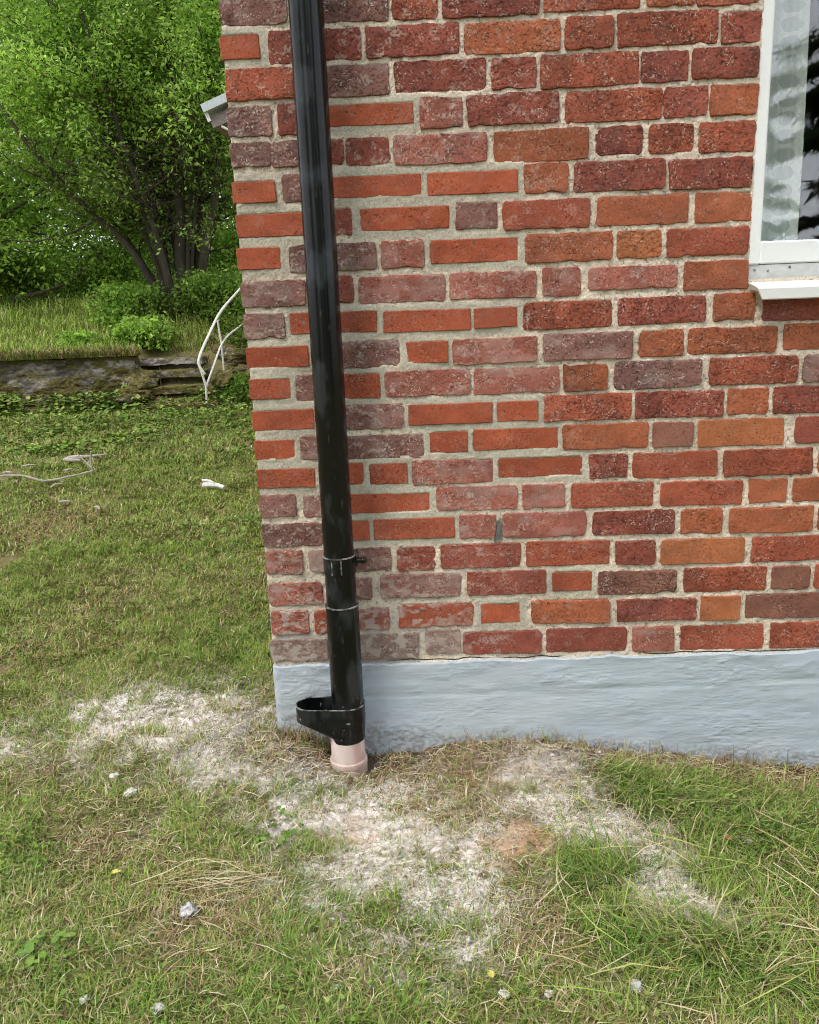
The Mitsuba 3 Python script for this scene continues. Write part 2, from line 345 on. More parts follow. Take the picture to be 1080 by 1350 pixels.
def brick_mesh(x0, x1, z0, z1, depth, rough, seed, new):
    e = 0.0006 if new else 0.0022
    x0, x1, z0, z1 = x0 - (e if x0 > 0.01 else 0), x1 + e, z0 - e, z1 + e
    w, h = x1 - x0, z1 - z0

    def axis(L):
        m = max(3, int(round((L - 0.008) / 0.0085)))
        return np.r_[0, 0.0018, np.linspace(0.0018, L - 0.0018, m + 1)[1:-1], L - 0.0018, L]
    u, v = axis(w), axis(h)
    U, V = np.meshgrid(u, v, indexing='ij')
    a = 0.0012 if new else 0.0021
    s, t = U / w, V / h
    b = 0.0012 if new else 0.0019
    left = n1(v, seed, 60) * a * 2 + n1(v, seed + 9, 18) * b * 2
    right = n1(v, seed + 1, 60) * a * 2 + n1(v, seed + 10, 18) * b * 2
    bot = n1(u, seed + 2, 55) * a * 2 + n1(u, seed + 11, 11) * b * 2
    top = n1(u, seed + 3, 55) * a * 2 + n1(u, seed + 12, 11) * b * 2
    if not new:      # knocked arrises
        for e, q, L in ((bot, u, w), (top, u, w)):
            g = np.random.default_rng(seed + (0 if e is bot else 5000))
            for _ in range(g.integers(0, 3)):
                c, wd, dp = g.uniform(0, L), g.uniform(0.006, 0.02), g.uniform(0.002, 0.006)
                e += (1 if e is bot else -1) * dp * np.exp(-((q - c) / wd) ** 2)
    rc = (0.0025 if new else 0.004 + 0.007 * np.random.default_rng(seed).random())
    def cr(d):
        d = np.clip(d, 0, rc)
        return rc - np.sqrt(np.maximum(rc * rc - (rc - d) ** 2, 0))
    left = left + cr(v) + cr(h - v); right = right - cr(v) - cr(h - v)
    X = x0 + U + left[None] * (1 - s) + right[None] * s
    Z = z0 + V + bot[:, None] * (1 - t) + top[:, None] * t
    P = np.stack([X, U * 0, Z], -1)
    rel = (nf(P * 45 + seed, 3, seed=3) - 0.5) * (0.0013 + 0.0036 * rough) + (nf(P * 9 + seed * 3, 2, seed=5) - 0.5) * 0.003
    tilt = np.random.default_rng(seed + 77).normal(0, 0.0012, 3)
    Y = rel + tilt[0] + tilt[1] * (s - 0.5) * 2 + tilt[2] * (t - 0.5)
    edge = (np.minimum(np.minimum(U, w - U), np.minimum(V, h - V)) < 1e-6)
    Y = np.where(edge, Y + 0.0020, Y)
    P[..., 1] = Y
    nu, nv = U.shape
    Vt = P.reshape(-1, 3)
    F = tris(grid_faces(nu, nv))
    idx = np.arange(nu * nv).reshape(nu, nv)
    ring = np.r_[idx[:, 0], idx[-1, 1:], idx[-2::-1, -1], idx[0, -2:0:-1]]
    back = Vt[ring].copy(); back[:, 1] = depth
    m = len(Vt); k = np.arange(len(ring)); k2 = (k + 1) % len(ring)
    F2 = tris(np.stack([ring[k], m + k, m + k2, ring[k2]], 1))
    return trimesh.Trimesh(np.vstack([Vt, back]), np.vstack([F, F2]), process=False)


# mortar sheet of the front, with the window opening left out
def mortar_sheet():
    xs = np.r_[0.0045, np.arange(0.010, 2.02, 0.0062), np.linspace(2.05, WALL_R, 40)]
    zs = np.r_[FZ - 0.006, np.arange(FZ, 2.34, 0.0062), np.linspace(2.36, WALL_TOP, 20)]
    X, Z = np.meshgrid(xs, zs, indexing='ij')
    P = np.stack([X, X * 0, Z], -1)
    newm = np.zeros_like(X)
    for r, a, b, c, d, k, ro in BR:
        if k == 'N':
            q = np.maximum(np.maximum(a - X, X - b) / 0.020, np.maximum(c - Z, Z - d) / 0.020)
            newm = np.maximum(newm, np.clip(1.5 - q, 0, 1))
    Y = 0.0054 - 0.0024 * newm + (nf(P * 60, 3, seed=2) - 0.5) * (0.007 - 0.004 * newm) + (nf(P * 12, 2, seed=8) - 0.5) * 0.004
    # mortar stands a touch back right beside the arrises of old bricks
    Y[0] += 0.004 * nf(P[0] * 50, 2)
    for r, a, b, c, d, k, ro in BR:
        i0, i1 = np.searchsorted(xs, [a + 0.005, b - 0.005]); j0, j1 = np.searchsorted(zs, [c + 0.005, d - 0.005])
        Y[i0:i1, j0:j1] = np.maximum(Y[i0:i1, j0:j1], 0.014)
    P[..., 1] = Y
    q = grid_faces(len(xs), len(zs))
    c = P.reshape(-1, 3)[q].mean(1)
    keep = ~((c[:, 0] > WX0 + 0.004) & (c[:, 0] < WX1) & (c[:, 2] > 1.470) & (c[:, 2] < WZ1))
    return P.reshape(-1, 3), tris(q[keep]), np.stack([newm.ravel(), newm.ravel() * 0], 1)


v, f, uv = mortar_sheet()
wall = obj('wall', (v, f), 'mortar', house, smooth=True, uv=uv)
for i, (r, a, b, c, d, k, ro) in enumerate(BR):
    corner = a < 0.01
    depth = (0.118 if (b - a) > 0.15 else 0.25) if corner else 0.06
    m = brick_mesh(a, b, c, d, depth, ro, 100 + i * 3, k == 'N')
    rnd = 0.1 + 0.8 * np.random.default_rng(i).random()
    obj('brick', m, 'brick_skin', wall, smooth=35, uv=None) if False else None
    sm = trimesh.graph.smooth_shade(m, angle=math.radians(38), facet_minarea=None)
    obj('brick', sm, 'brick_skin', wall, smooth=True, uv=np.tile([PI_[k] + rnd, ro], (len(sm.vertices), 1)))

# courses the photograph does not show: above the frame, right of it and on the gable side, one simple mesh
rest, tone = [], []
PITCH = 0.0919
for r in range(-9, 21):
    zc = 0.381 + (20 - r) * PITCH
    if zc > WALL_TOP - 0.03:
        continue
    if r < 0:
        x, i = 0.0, 0
        while x < WALL_R - 0.1:
            w = 0.118 if (i + r) % 3 == 0 else 0.25
            if not (WX0 - 0.02 < x + w and x < WX1 and zc < WZ1):
                rest.append(box(x, x + w, 0, 0.05, zc - 0.036, zc + 0.036)); tone.append((r * 31 + i * 17) % 5)
            x += w + 0.017; i += 1
    else:
        x = max([b for (q, a, b, *_) in BR if q == r]) + 0.02
        if r <= 8: x = WX1 + 0.01
        i = 0
        while x < WALL_R - 0.1:
            w = 0.118 if (i + r) % 3 == 0 else 0.25
            rest.append(box(x, x + w, 0, 0.05, zc - 0.036, zc + 0.036)); tone.append((r * 31 + i * 17) % 5)
            x += w + 0.017; i += 1
    y, i = (0.275 if r % 2 else 0.14), 0
    while y < WALL_BACK - 0.1:
        w = 0.118 if (i + r) % 3 == 0 else 0.25
        rest.append(box(0.0005, 0.05, y, y + w, zc - 0.036, zc + 0.036)); tone.append((r * 7 + i * 11) % 5)
        y += w + 0.017; i += 1
uvr = np.vstack([np.tile([(1, 2, 3, 2, 4)[t] + 0.2 + 0.15 * t, 0.7], (8, 1)) for t in tone])
tag(obj('brick_courses', cat(rest), 'brick_skin', house, uv=uvr), 'brick courses running on beside and above the window', kind='stuff')
obj('side_wall', cat([box(0.006, 0.16, 0.05, WALL_BACK, FZ - 0.004, WALL_TOP)]), 'mortar', house)
core = cat([box(0.16, WALL_R, WALL_BACK - 0.2, WALL_BACK, -0.3, WALL_TOP), box(WALL_R - 0.2, WALL_R, 0.03, WALL_BACK, -0.3, WALL_TOP),
            box(0.16, WALL_R - 0.2, 0.05, WALL_BACK - 0.2, WALL_TOP - 0.2, WALL_TOP), box(0.16, WALL_R - 0.2, 0.3, WALL_BACK - 0.2, 0.5, 0.6),
            box(0.10, WX0 - 0.06, 0.04, 0.28, FZ, WALL_TOP - 0.2), box(WX1 + 0.06, WALL_R - 0.2, 0.04, 0.28, FZ, WALL_TOP - 0.2),
            box(WX0 - 0.06, WX1 + 0.06, 0.04, 0.28, FZ, 1.45), box(WX0 - 0.06, WX1 + 0.06, 0.04, 0.28, WZ1 + 0.02, WALL_TOP - 0.2)])
obj('inner_wall', core, 'room_wall', house)
ridge = trimesh.convex.convex_hull(np.array([[x, y, WALL_TOP + 0.003] for x in (-0.35, WALL_R + 0.3) for y in (-0.3, WALL_BACK + 0.3)] +
                                            [[x, y, WALL_TOP + 0.12] for x in (-0.35, WALL_R + 0.3) for y in (-0.3, WALL_BACK + 0.3)] + [[x, 3.5, WALL_TOP + 2.0] for x in (-0.35, WALL_R + 0.3)]))
obj('roof', ridge, 'roof_tile', house)

# foundation: painted concrete, front face as a fine sheet plus a plain body
xs = np.r_[np.arange(0.0, 2.0, 0.0085), np.linspace(2.05, WALL_R, 30)]
zs = np.r_[np.arange(-0.30, FZ - 0.004, 0.0085), FZ - 0.002]
X, Z = np.meshgrid(xs, zs, indexing='ij')
P = np.stack([X, X * 0, Z], -1)
Y = -0.004 + (nf(P * np.array([3, 1, 14]), 3, seed=12) - 0.5) * 0.005 + (nf(P * np.array([25, 1, 60]), 3, seed=13) - 0.5) * 0.003
Y += 0.0035 * np.exp(-((Z - (0.205 + 0.012 * X + 0.004 * n1(X[:, :1], 3, 4))) / 0.004) ** 2)          # joint of the shuttering boards
Y += np.clip(0.012 - X, 0, 0.012) * 0.7
lump = np.clip(nf(P * np.array([9, 1, 22]), 3, seed=15) - 0.56, 0, 1) * np.exp(-((Z - 0.27) / 0.06) ** 2)
Y -= lump * 0.02
Zt = Z + np.where(Z > FZ - 0.012, (n1(X, 21, 14) * 0.012 + n1(X, 22, 60) * 0.005), 0)
Y[:, -1] += 0.006
P[..., 1] = Y; P[..., 2] = Zt
V = P.reshape(-1, 3); idx = np.arange(len(V)).reshape(X.shape)
F = tris(grid_faces(*X.shape))
top = V[idx[:, -1]].copy(); top[:, 1] = 0.05
side = V[idx[0]].copy(); side[:, 1] = 0.06
m0 = len(V); V = np.vstack([V, top]); k = np.arange(len(top) - 1)
F = np.vstack([F, tris(np.stack([idx[:-1, -1], idx[1:, -1], m0 + k + 1, m0 + k], 1))])
m1 = len(V); V = np.vstack([V, side]); k = np.arange(len(side) - 1)
F = np.vstack([F, tris(np.stack([m1 + k, idx[0, :-1], idx[0, 1:], m1 + k + 1], 1))])
fnd = obj('foundation', cat([trimesh.Trimesh(V, F, process=False), box(0.001, 0.2, 0.0595, WALL_BACK, -0.3, FZ - 0.006)]), 'foundation_paint', house, smooth=40)
labels[fnd] = {'label': 'blue-grey painted concrete foundation with brush marks'}

# window
win = 'house__window'
labels[win] = {'label': 'white framed window with a sloping white sill'}
IX0, IX1, IZ0, IZ1 = 1.486, WX1 - 0.04, 1.575, WZ1 - 0.05
fr = cat([bevel_box(WX0 + 0.001, IX0, 0.006, 0.10, WZ0, WZ1), bevel_box(IX1, WX1 - 0.001, 0.006, 0.10, WZ0, WZ1),
          bevel_box(IX0 - 0.001, IX1 + 0.001, 0.0085, 0.118, WZ0 + 0.001, IZ0), bevel_box(IX0 - 0.001, IX1 + 0.001, 0.0085, 0.118, IZ1, WZ1 - 0.001)])
obj('frame', fr, 'white_paint', win)
for y, sd in ((0.034, 1), (0.052, 2)):
    gx, gz = np.linspace(IX0 - 0.006, IX1 + 0.006, 60), np.linspace(IZ0 - 0.006, IZ1 + 0.006, 70)
    X, Z = np.meshgrid(gx, gz, indexing='ij')
    Y = y + (nf(np.stack([X * 9, X * 0 + sd, Z * 5], -1), 2, seed=sd) - 0.5) * 0.0006
    obj('pane', (np.stack([X, Y, Z], -1).reshape(-1, 3), grid_faces(60, 70)), 'window_glass', win, smooth=True)
obj('apron', bevel_box(WX0 + 0.006, WX1 - 0.006, 0.012, 0.06, 1.464, WZ0 - 0.001, 0.002), 'apron_paint', win)
for x, z in ((1.474, 1.498), (1.512, 1.494), (1.573, 1.502)):
    obj('screw', trimesh.creation.icosphere(2, 0.0035).apply_translation((x, 0.0115, z)), 'worn_edge', win)
prof = [(0.05, 1.4645, 1.452), (0.000, 1.4630, 1.453), (-0.046, 1.4500, 1.460), (-0.052, 1.4440, 1.463), (-0.052, 1.4160, 1.476), (-0.048, 1.4130, 1.477), (-0.046, 1.4160, 1.476), (-0.044, 1.437, 1.466), (0.050, 1.4520, 1.456)]
A = np.array([[x, y, z] for y, z, x in prof]); Bq = A.copy(); Bq[:, 0] = WX1 + 0.01
n = len(prof); k = np.arange(n); k2 = (k + 1) % n
V = np.vstack([A, Bq]); F = tris(np.stack([k, k2, n + k2, n + k], 1))
cap = np.array([[0, 1, 8], [1, 7, 8], [1, 2, 7], [2, 3, 7], [3, 4, 7], [4, 6, 7], [4, 5, 6]])
sill = trimesh.Trimesh(V, np.vstack([F, cap[:, ::-1], cap + n]), process=False)
obj('sill', sill, 'sill_metal', win)
# curtain in the room: a narrow hanging length with shallow folds
xs, zs = np.linspace(1.452, 1.640, 80), np.linspace(1.47, 2.72, 40)
X, Z = np.meshgrid(xs, zs, indexing='ij')
Y = 0.135 + 0.006 * np.sin((X - 1.45) * 160 + 0.6 * np.sin(Z * 3)) + 0.004 * np.sin(Z * 6)
tag(obj('curtain', (np.stack([X + (Z - 1.5) * 0.012 * (X - 1.45) / 0.19 * -1, Y, Z], -1).reshape(-1, 3), grid_faces(80, 40)), 'curtain_cloth', smooth=True), 'grey-green curtain with a column of ovals hanging behind the window pane', 'curtain')

# porch roof on the far gable side: only its verge shows past the corner
pr = 'house__porch_roof'
def slope(y0, y1, xa, za, xb, zb, th):
    d = np.array([xb - xa, zb - za]); nrm = np.array([-d[1], d[0]]) / np.linalg.norm(d)
    pts = []
    for x, z in ((xa, za), (xb, zb)):
        for y in (y0, y1):
            pts += [[x, y, z], [x - nrm[0] * th, y, z - nrm[1] * th]]
    return trimesh.convex.convex_hull(np.array(pts))
obj('covering', slope(6.0, 7.0, -1.53, 3.395, -0.002, 3.955, 0.075), 'roof_sheet', pr)
obj('fascia', slope(6.03, 6.06, -1.505, 3.325, -1.475, 3.336, 0.085), 'white_paint', pr)
obj('barge_board', slope(6.045, 6.075, -1.47, 3.285, -0.002, 3.822, 0.10), 'grey_boards', pr)
obj('soffit', slope(6.08, 6.95, -1.45, 3.24, -0.002, 3.77, 0.03), 'grey_boards', pr)
obj('beam', bevel_box(-1.30, -0.002, 6.09, 6.18, 3.125, 3.20), 'grey_boards', pr)
obj('strut', tube([[-1.355, 6.05, 3.205], [-0.30, 6.05, 2.64], [-0.002, 6.05, 2.48]], 0.012), 'rail_paint', pr)

# ------------------------------------------------------------------ downpipe and drain
PXA, PYA, PR = 0.2475, -0.092, 0.0452
dp = thing('downpipe', 'black plastic downpipe running down the brick corner into a leaf scoop', 'downpipe')
th = np.linspace(0, 1, 60)
def pipe_shell(r, z0, z1, t=0.003, n=48, wob=0.0):
    zz = np.linspace(z0, z1, max(2, int((z1 - z0) / 0.03) + 1))
    return lathe([(r - t, z0)] + [(r, z) for z in zz] + [(r - t, z1)], n, (PXA, PYA))
obj('pipe', pipe_shell(PR, 0.66, WALL_TOP + 0.0), 'black_plastic', dp, smooth=40)
cl = obj('clamp', cat([pipe_shell(PR + 0.0028, 0.662, 0.716), lathe([(PR + 0.0028, 0.664), (PR + 0.0042, 0.664), (PR + 0.0042, 0.668), (PR + 0.0028, 0.668)], 48, (PXA, PYA)),
                       box(PXA + 0.02, PXA + 0.05, PYA + 0.02, 0.01, 0.675, 0.705)]), 'black_plastic', dp, smooth=40)
for a in (-112, -78):
    c, s = math.cos(math.radians(a)), math.sin(math.radians(a))
    m = box(-0.0016, 0.0016, -0.0016, 0.0016, 0.668, 0.713); m.apply_translation((PXA + c * (PR + 0.003), PYA + s * (PR + 0.003), 0))
    obj('rib', m, 'worn_edge', cl)
obj('rim', lathe([(PR + 0.0005, 0.7155), (PR + 0.0040, 0.7155), (PR + 0.0040, 0.7185), (PR + 0.0005, 0.7185)], 48, (PXA, PYA)), 'worn_edge', cl, smooth=30)
bolt = cat([trimesh.creation.cylinder(0.0085, 0.022, sections=20).apply_transform(trimesh.transformations.rotation_matrix(math.pi / 2, (0, 1, 0))).apply_translation((PXA + 0.064, PYA - 0.004, 0.700)),
            trimesh.creation.icosphere(2, 0.0105).apply_translation((PXA + 0.073, PYA - 0.004, 0.700))])
obj('bolt', bolt, 'black_plastic', dp, smooth=40)
obj('lower_pipe', lathe([(PR + 0.001, 0.20), (PR + 0.001, 0.66), (PR - 0.001, 0.664)], 48, (PXA, PYA)), 'black_plastic', dp, smooth=40)
sl = obj('sleeve', lathe([(PR + 0.001, 0.20), (PR + 0.0050, 0.20), (PR + 0.0052, 0.45), (PR + 0.0050, 0.560), (PR + 0.001, 0.562)], 48, (PXA, PYA)), 'black_plastic', dp, smooth=40)
obj('rim', lathe([(PR + 0.001, 0.5595), (PR + 0.0068, 0.5595), (PR + 0.0068, 0.5625), (PR + 0.001, 0.5625)], 48, (PXA, PYA)), 'worn_edge', sl, smooth=30)


def scoop_ring(z, reach, r_far, r_near, off, n=64, lowz=None):
    """hull outline of the circle round the pipe and a circle out to the left; lowz tilts the far end"""
    import shapely.geometry as sg
    h = sg.MultiPoint([(PXA, PYA)]).buffer(r_near, 64).union(sg.MultiPoint([(PXA - reach, PYA)]).buffer(r_far, 64)).convex_hull if reach > 1e-6 else sg.Point(PXA, PYA).buffer(r_near, 64)
    h = h.buffer(off)
    ang = np.linspace(0, 2 * math.pi, n, endpoint=False)
    out = []
    for a in ang:                       # by share of the boundary, from the right-hand end
        q = h.exterior.interpolate((a / (2 * math.pi)) % 1.0, normalized=True)
        out.append((q.x, q.y))
    out = np.array(out)
    k0 = np.argmax(out[:, 0]); out = np.roll(out, -k0, 0)
    return np.column_stack([out, np.full(n, z)])


def loft(rings):
    n = len(rings[0]); V = np.vstack(rings); k = np.arange(n); k2 = (k + 1) % n
    return trimesh.Trimesh(V, tris(np.vstack([np.stack([i * n + k, i * n + k2, (i + 1) * n + k2, (i + 1) * n + k], 1) for i in range(len(rings) - 1)])), process=False)


ZT, ZM, ZB = 0.234, 0.183, 0.116        # rim, foot of the upright lip, socket
def scoop_side(off):
    R = [scoop_ring(ZT, 0.118, 0.046, 0.0535, off)]
    for s in np.linspace(0, 1, 10):
        q = scoop_ring(0, 0.118 * (1 - s) , 0.046 + 0.006 * s, 0.0535 + 0.001 * s, off); q[:, 0] -= 0.006 * s
        R.append(np.column_stack([q[:, :2], np.full(len(q), ZM + (ZB + 0.012 - ZM) * s ** 1.0)]))
    q = scoop_ring(ZB, 0, 0.05, 0.0545, off); q[:, 0] -= 0.006; R.append(q)
    return R
ro, ri = scoop_side(0.0), scoop_side(-0.0028)
obj('scoop', loft(ro[::-1] + ri), 'black_plastic', dp, smooth=40)
obj('scoop_rim', loft([scoop_ring(ZT - 0.0015, 0.118, 0.046, 0.0535, 0.0006), scoop_ring(ZT + 0.0008, 0.118, 0.046, 0.0535, 0.0006), scoop_ring(ZT + 0.0008, 0.118, 0.046, 0.0535, -0.0031), scoop_ring(ZT - 0.0015, 0.118, 0.046, 0.0535, -0.0031)]), 'worn_edge', dp, smooth=30)

dr_ = thing('drain_pipe', 'pale pink plastic drain pipe standing in the soil under the black scoop', 'pipe')
obj('pipe', lathe([(0.046, 0.128), (0.0530, 0.128), (0.0535, 0.11), (0.0540, -0.012)], 48, (PXA - 0.008, PYA)), 'pale_pvc', dr_, smooth=40)
obj('collar', lathe([(0.0542, 0.047), (0.0585, 0.046), (0.0600, 0.043), (0.0602, 0.029), (0.0585, 0.026), (0.058, -0.2)], 48, (PXA - 0.008, PYA)), 'pale_pvc', dr_, smooth=40)
BLOBS = {
 'dust': [(-0.488,0.107,0.201,0.160,1),(-0.567,0.035,0.144,0.111,0.8),(-0.363,0.181,0.110,0.112,0.8),(-0.171,-0.009,0.115,0.122,0.8),(-0.057,-0.194,0.071,0.077,0.7),(-0.172,-0.251,0.058,0.061,0.5),(0.002,-0.373,0.044,0.044,0.5),(0.062,-0.464,0.042,0.041,0.4),(0.123,-0.378,0.066,0.066,0.7),(0.232,-0.268,0.102,0.100,0.6),(0.390,-0.234,0.103,0.074,0.7),(0.440,-0.460,0.115,0.096,1),(0.564,-0.482,0.093,0.074,1),(0.342,-0.571,0.090,0.093,0.9),(0.482,-0.635,0.096,0.088,0.8),(0.635,-0.655,0.067,0.043,0.9),(0.101,-0.681,0.035,0.034,0.6),(0.553,-0.787,0.081,0.076,0.8),(0.550,-0.883,0.077,0.057,0.7),(0.498,-0.948,0.050,0.032,0.4),(0.339,-0.806,0.072,0.050,0.4),(0.830,-0.104,0.096,0.122,1.2),(0.857,-0.249,0.075,0.097,1.2),(0.884,-0.362,0.060,0.071,1.2),(0.970,-0.417,0.080,0.061,1.6),(1.059,-0.487,0.075,0.060,1.6),(1.099,-0.565,0.050,0.060,1.5),(1.105,-0.679,0.043,0.055,1.4),(1.172,-0.759,0.045,0.035,1.0),(0.15,-0.30,0.12,0.10,0.45),(0.30,-0.38,0.12,0.08,0.4),(0.05,-0.16,0.10,0.08,0.3),(0.22,-0.62,0.12,0.12,0.4),(-0.20,0.20,0.14,0.14,0.5),(-0.75,-0.02,0.16,0.12,0.4),(0.986,0.026,0.100,0.048,0.4),(1.246,-0.033,0.121,0.045,0.4),(0.506,-0.110,0.072,0.054,0.5),(-0.280,-0.451,0.043,0.042,0.3),],
 'soil': [(0.277,-0.472,0.075,0.088,1.3),(0.705,-0.520,0.111,0.065,1.2),(0.771,-0.477,0.052,0.045,0.8),(0.083,-0.021,0.113,0.087,0.5),(0.482,-0.175,0.140,0.077,0.5),(0.695,-0.141,0.141,0.097,0.6),],
 'dead': [(0.675,-0.096,0.286,0.100,1),(0.993,0.065,0.227,0.088,1),(1.318,-0.036,0.264,0.073,1),(1.631,-0.104,0.209,0.060,0.9),(0.090,-0.068,0.099,0.117,0.8),(0.613,-0.342,0.152,0.094,0.8),(0.759,-0.403,0.085,0.071,0.6),(-0.072,0.139,0.080,0.329,0.6),(-0.427,-0.513,0.147,0.099,0.7),(-0.689,-0.209,0.168,0.127,0.4),(-0.032,-0.833,0.107,0.122,0.6),(0.735,-0.760,0.073,0.150,0.7),(0.348,-0.934,0.067,0.043,0.4),(0.887,-0.903,0.101,0.065,0.35),(1.511,-0.436,0.061,0.133,0.3),(-2.154,3.032,0.336,0.878,0.6),(-0.885,1.416,0.467,0.452,0.35),(-1.170,0.712,0.264,0.314,0.4),],
 'lush': [(1.189,-0.319,0.217,0.128,1),(1.413,-0.364,0.211,0.177,1),(1.084,-0.199,0.103,0.089,1),(1.325,-0.645,0.169,0.166,0.8),(1.009,-0.607,0.116,0.100,0.7),(0.924,-0.545,0.120,0.061,0.6),(1.068,-0.863,0.187,0.078,1.1),(0.942,-0.814,0.105,0.059,0.9),(1.147,-0.930,0.147,0.083,0.8),(0.095,-0.262,0.051,0.089,0.9),(0.059,-0.320,0.034,0.077,0.7),(-0.578,-0.631,0.121,0.149,0.6),(-0.341,-0.981,0.134,0.126,0.4),(0.219,-0.973,0.099,0.105,0.5),(0.125,-0.594,0.080,0.091,0.4),(0.830,-0.630,0.096,0.084,0.5),(-0.784,1.890,0.260,0.856,0.4),(-2.159,8.515,0.644,2.528,0.6),],
}

# ------------------------------------------------------------------ ground
def field(name, x, y):
    wx = x + (nf(np.stack([x * 9, y * 9, x * 0], -1), 3, seed=41) - 0.5) * 0.16
    wy = y + (nf(np.stack([x * 9, y * 9, x * 0 + 7], -1), 3, seed=42) - 0.5) * 0.16
    wx += (nf(np.stack([x * 30, y * 30, x * 0 + 3], -1), 2, seed=43) - 0.5) * 0.07; wy += (nf(np.stack([x * 30, y * 30, x * 0 + 9], -1), 2, seed=44) - 0.5) * 0.07
    s = 0
    for cx, cy, rx, ry, w in BLOBS[name]:
        k = 1.45 if name == 'dust' else 1.0
        s = s + w * np.exp(-(((wx - cx) / rx / k) ** 2 + ((wy - cy) / ry / k) ** 2))
    if name == 'dust':
        s = s * np.clip(2.6 * nf(np.stack([x * 15, y * 15, x * 0 + 5], -1), 4, seed=45) - 0.54, 0.06, 1.3)
    return np.clip(s, 0, 1.4)


def ground_z(x, y, fine=True):
    x = np.asarray(x, float); y = np.asarray(y, float)
    zw = np.interp(x, [-3, -0.5, 0, 0.12, 0.3, 0.45, 0.58, 0.8, 1.08, 1.58, 1.8, 3, 6], [0.10, 0.095, 0.088, 0.06, 0.010, 0.012, 0.036, 0.042, 0.004, -0.072, -0.10, -0.16, -0.2])
    zf = 0.035 - 0.045 * np.clip(x, -3, 3)
    w = np.exp(-(np.clip(-y, 0, 9) / 0.35) ** 2)
    z = np.where(y < 0, zw * w + zf * (1 - w), zw)
    # lawn behind the corner
    zl = np.interp(y, [0, 4, 6, 8, 9], [0.09, 0.075, 0.16, 0.29, 0.36])
    q = np.clip(y / 1.0, 0, 1)
    zl = np.where(y > 0, zw * (1 - q) + zl * q, z)
    z = np.where(y > 0, zl, z)
    # terrace, bank and meadow behind
    terr = np.interp(y, [8.7, 11, 14, 20, 40, 80, 200], [0.97, 1.40, 1.75, 2.3, 4.0, 7.0, 12.0])
    a = np.clip((y - 8.72) / 0.10, 0, 1)                       # behind the retaining wall
    ramp = np.clip((y - 8.0) / 1.9, 0, 1)                      # stairs and bank
    side = np.clip((x + 3.55) / 0.2, 0, 1)
    k = a * (1 - side) + ramp * side
    z = z * (1 - k) + np.maximum(terr, 0.97) * k
    z = z - 0.075 * np.exp(-(((x - 0.27) / 0.14) ** 2 + ((y + 0.06) / 0.12) ** 2)) * 0.25
    if fine:
        p = np.stack([x, y, x * 0], -1)
        z = z + (nf(p * 3.5, 3, seed=31) - 0.5) * 0.05 * np.clip(1 - np.exp(-((y + 0.02) / 0.12) ** 2) * 0.6, 0, 1) + (nf(p * 22, 3, seed=32) - 0.5) * 0.028 + (nf(p * 75, 2, seed=33) - 0.5) * 0.007
    return z


def seg(*a):
    return np.unique(np.round(np.concatenate(a), 5))


gx = seg(-np.geomspace(3, 400, 40), np.arange(-3, -0.9, 0.06), np.arange(-0.9, 2.2, 0.011), np.arange(2.2, 4, 0.1), np.geomspace(4, 400, 36), [-3.56, -3.34])
gy = seg(-np.geomspace(1.5, 300, 40), np.arange(-1.5, 0.5, 0.011), np.arange(0.5, 8, 0.07), np.arange(8, 9.6, 0.05), np.arange(9.6, 20, 0.3), np.geomspace(20, 600, 30), [8.71, 8.83])
X, Y = np.meshgrid(gx, gy, indexing='ij')
Z = ground_z(X, Y)


def lerp(a, b, t):
    t = np.asarray(t)[..., None]
    return np.asarray(a) * (1 - t) + np.asarray(b) * t


def ss(a, b, x):
    t = np.clip((x - a) / (b - a), 0, 1)
    return t * t * (3 - 2 * t)


def soil_colour(x, y):
    p = np.stack([x, y, x * 0], -1)
    c = lerp([0.13, 0.125, 0.048], [0.25, 0.215, 0.105], nf(p * 14, 3, seed=51))
    c = lerp(c, [0.26, 0.18, 0.115], np.clip(field('dead', x, y), 0, 1) * 0.8)
    c = lerp(c, [0.52, 0.33, 0.21], np.clip(field('soil', x, y), 0, 1) * ss(0.25, 0.55, nf(p * 30, 3, seed=52)))
    d = field('dust', x, y)
    c = lerp(c, [0.80, 0.755, 0.715], np.clip(d * 1.35, 0, 1) * ss(0.34, 0.54, nf(p * 30, 3, seed=53) * 0.42 + 0.48 * nf(p * 75, 2, seed=57) + 0.10 * np.clip(d, 0, 1)) * 0.95)
    c = lerp(c, [0.50, 0.32, 0.205], np.clip(field('soil', x, y) - 0.40, 0, 0.55) * ss(0.25, 0.55, nf(p * 30, 3, seed=52)))
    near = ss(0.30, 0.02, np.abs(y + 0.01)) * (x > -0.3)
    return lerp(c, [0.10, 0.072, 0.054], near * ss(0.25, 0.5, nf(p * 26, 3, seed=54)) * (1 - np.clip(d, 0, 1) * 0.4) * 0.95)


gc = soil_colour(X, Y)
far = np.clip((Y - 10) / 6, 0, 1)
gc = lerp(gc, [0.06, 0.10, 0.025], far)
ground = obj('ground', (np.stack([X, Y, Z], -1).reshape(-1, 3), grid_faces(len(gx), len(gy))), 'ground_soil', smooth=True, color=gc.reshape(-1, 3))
tag(ground, 'lawn soil with thatch and spilled white plaster dust', kind='structure')


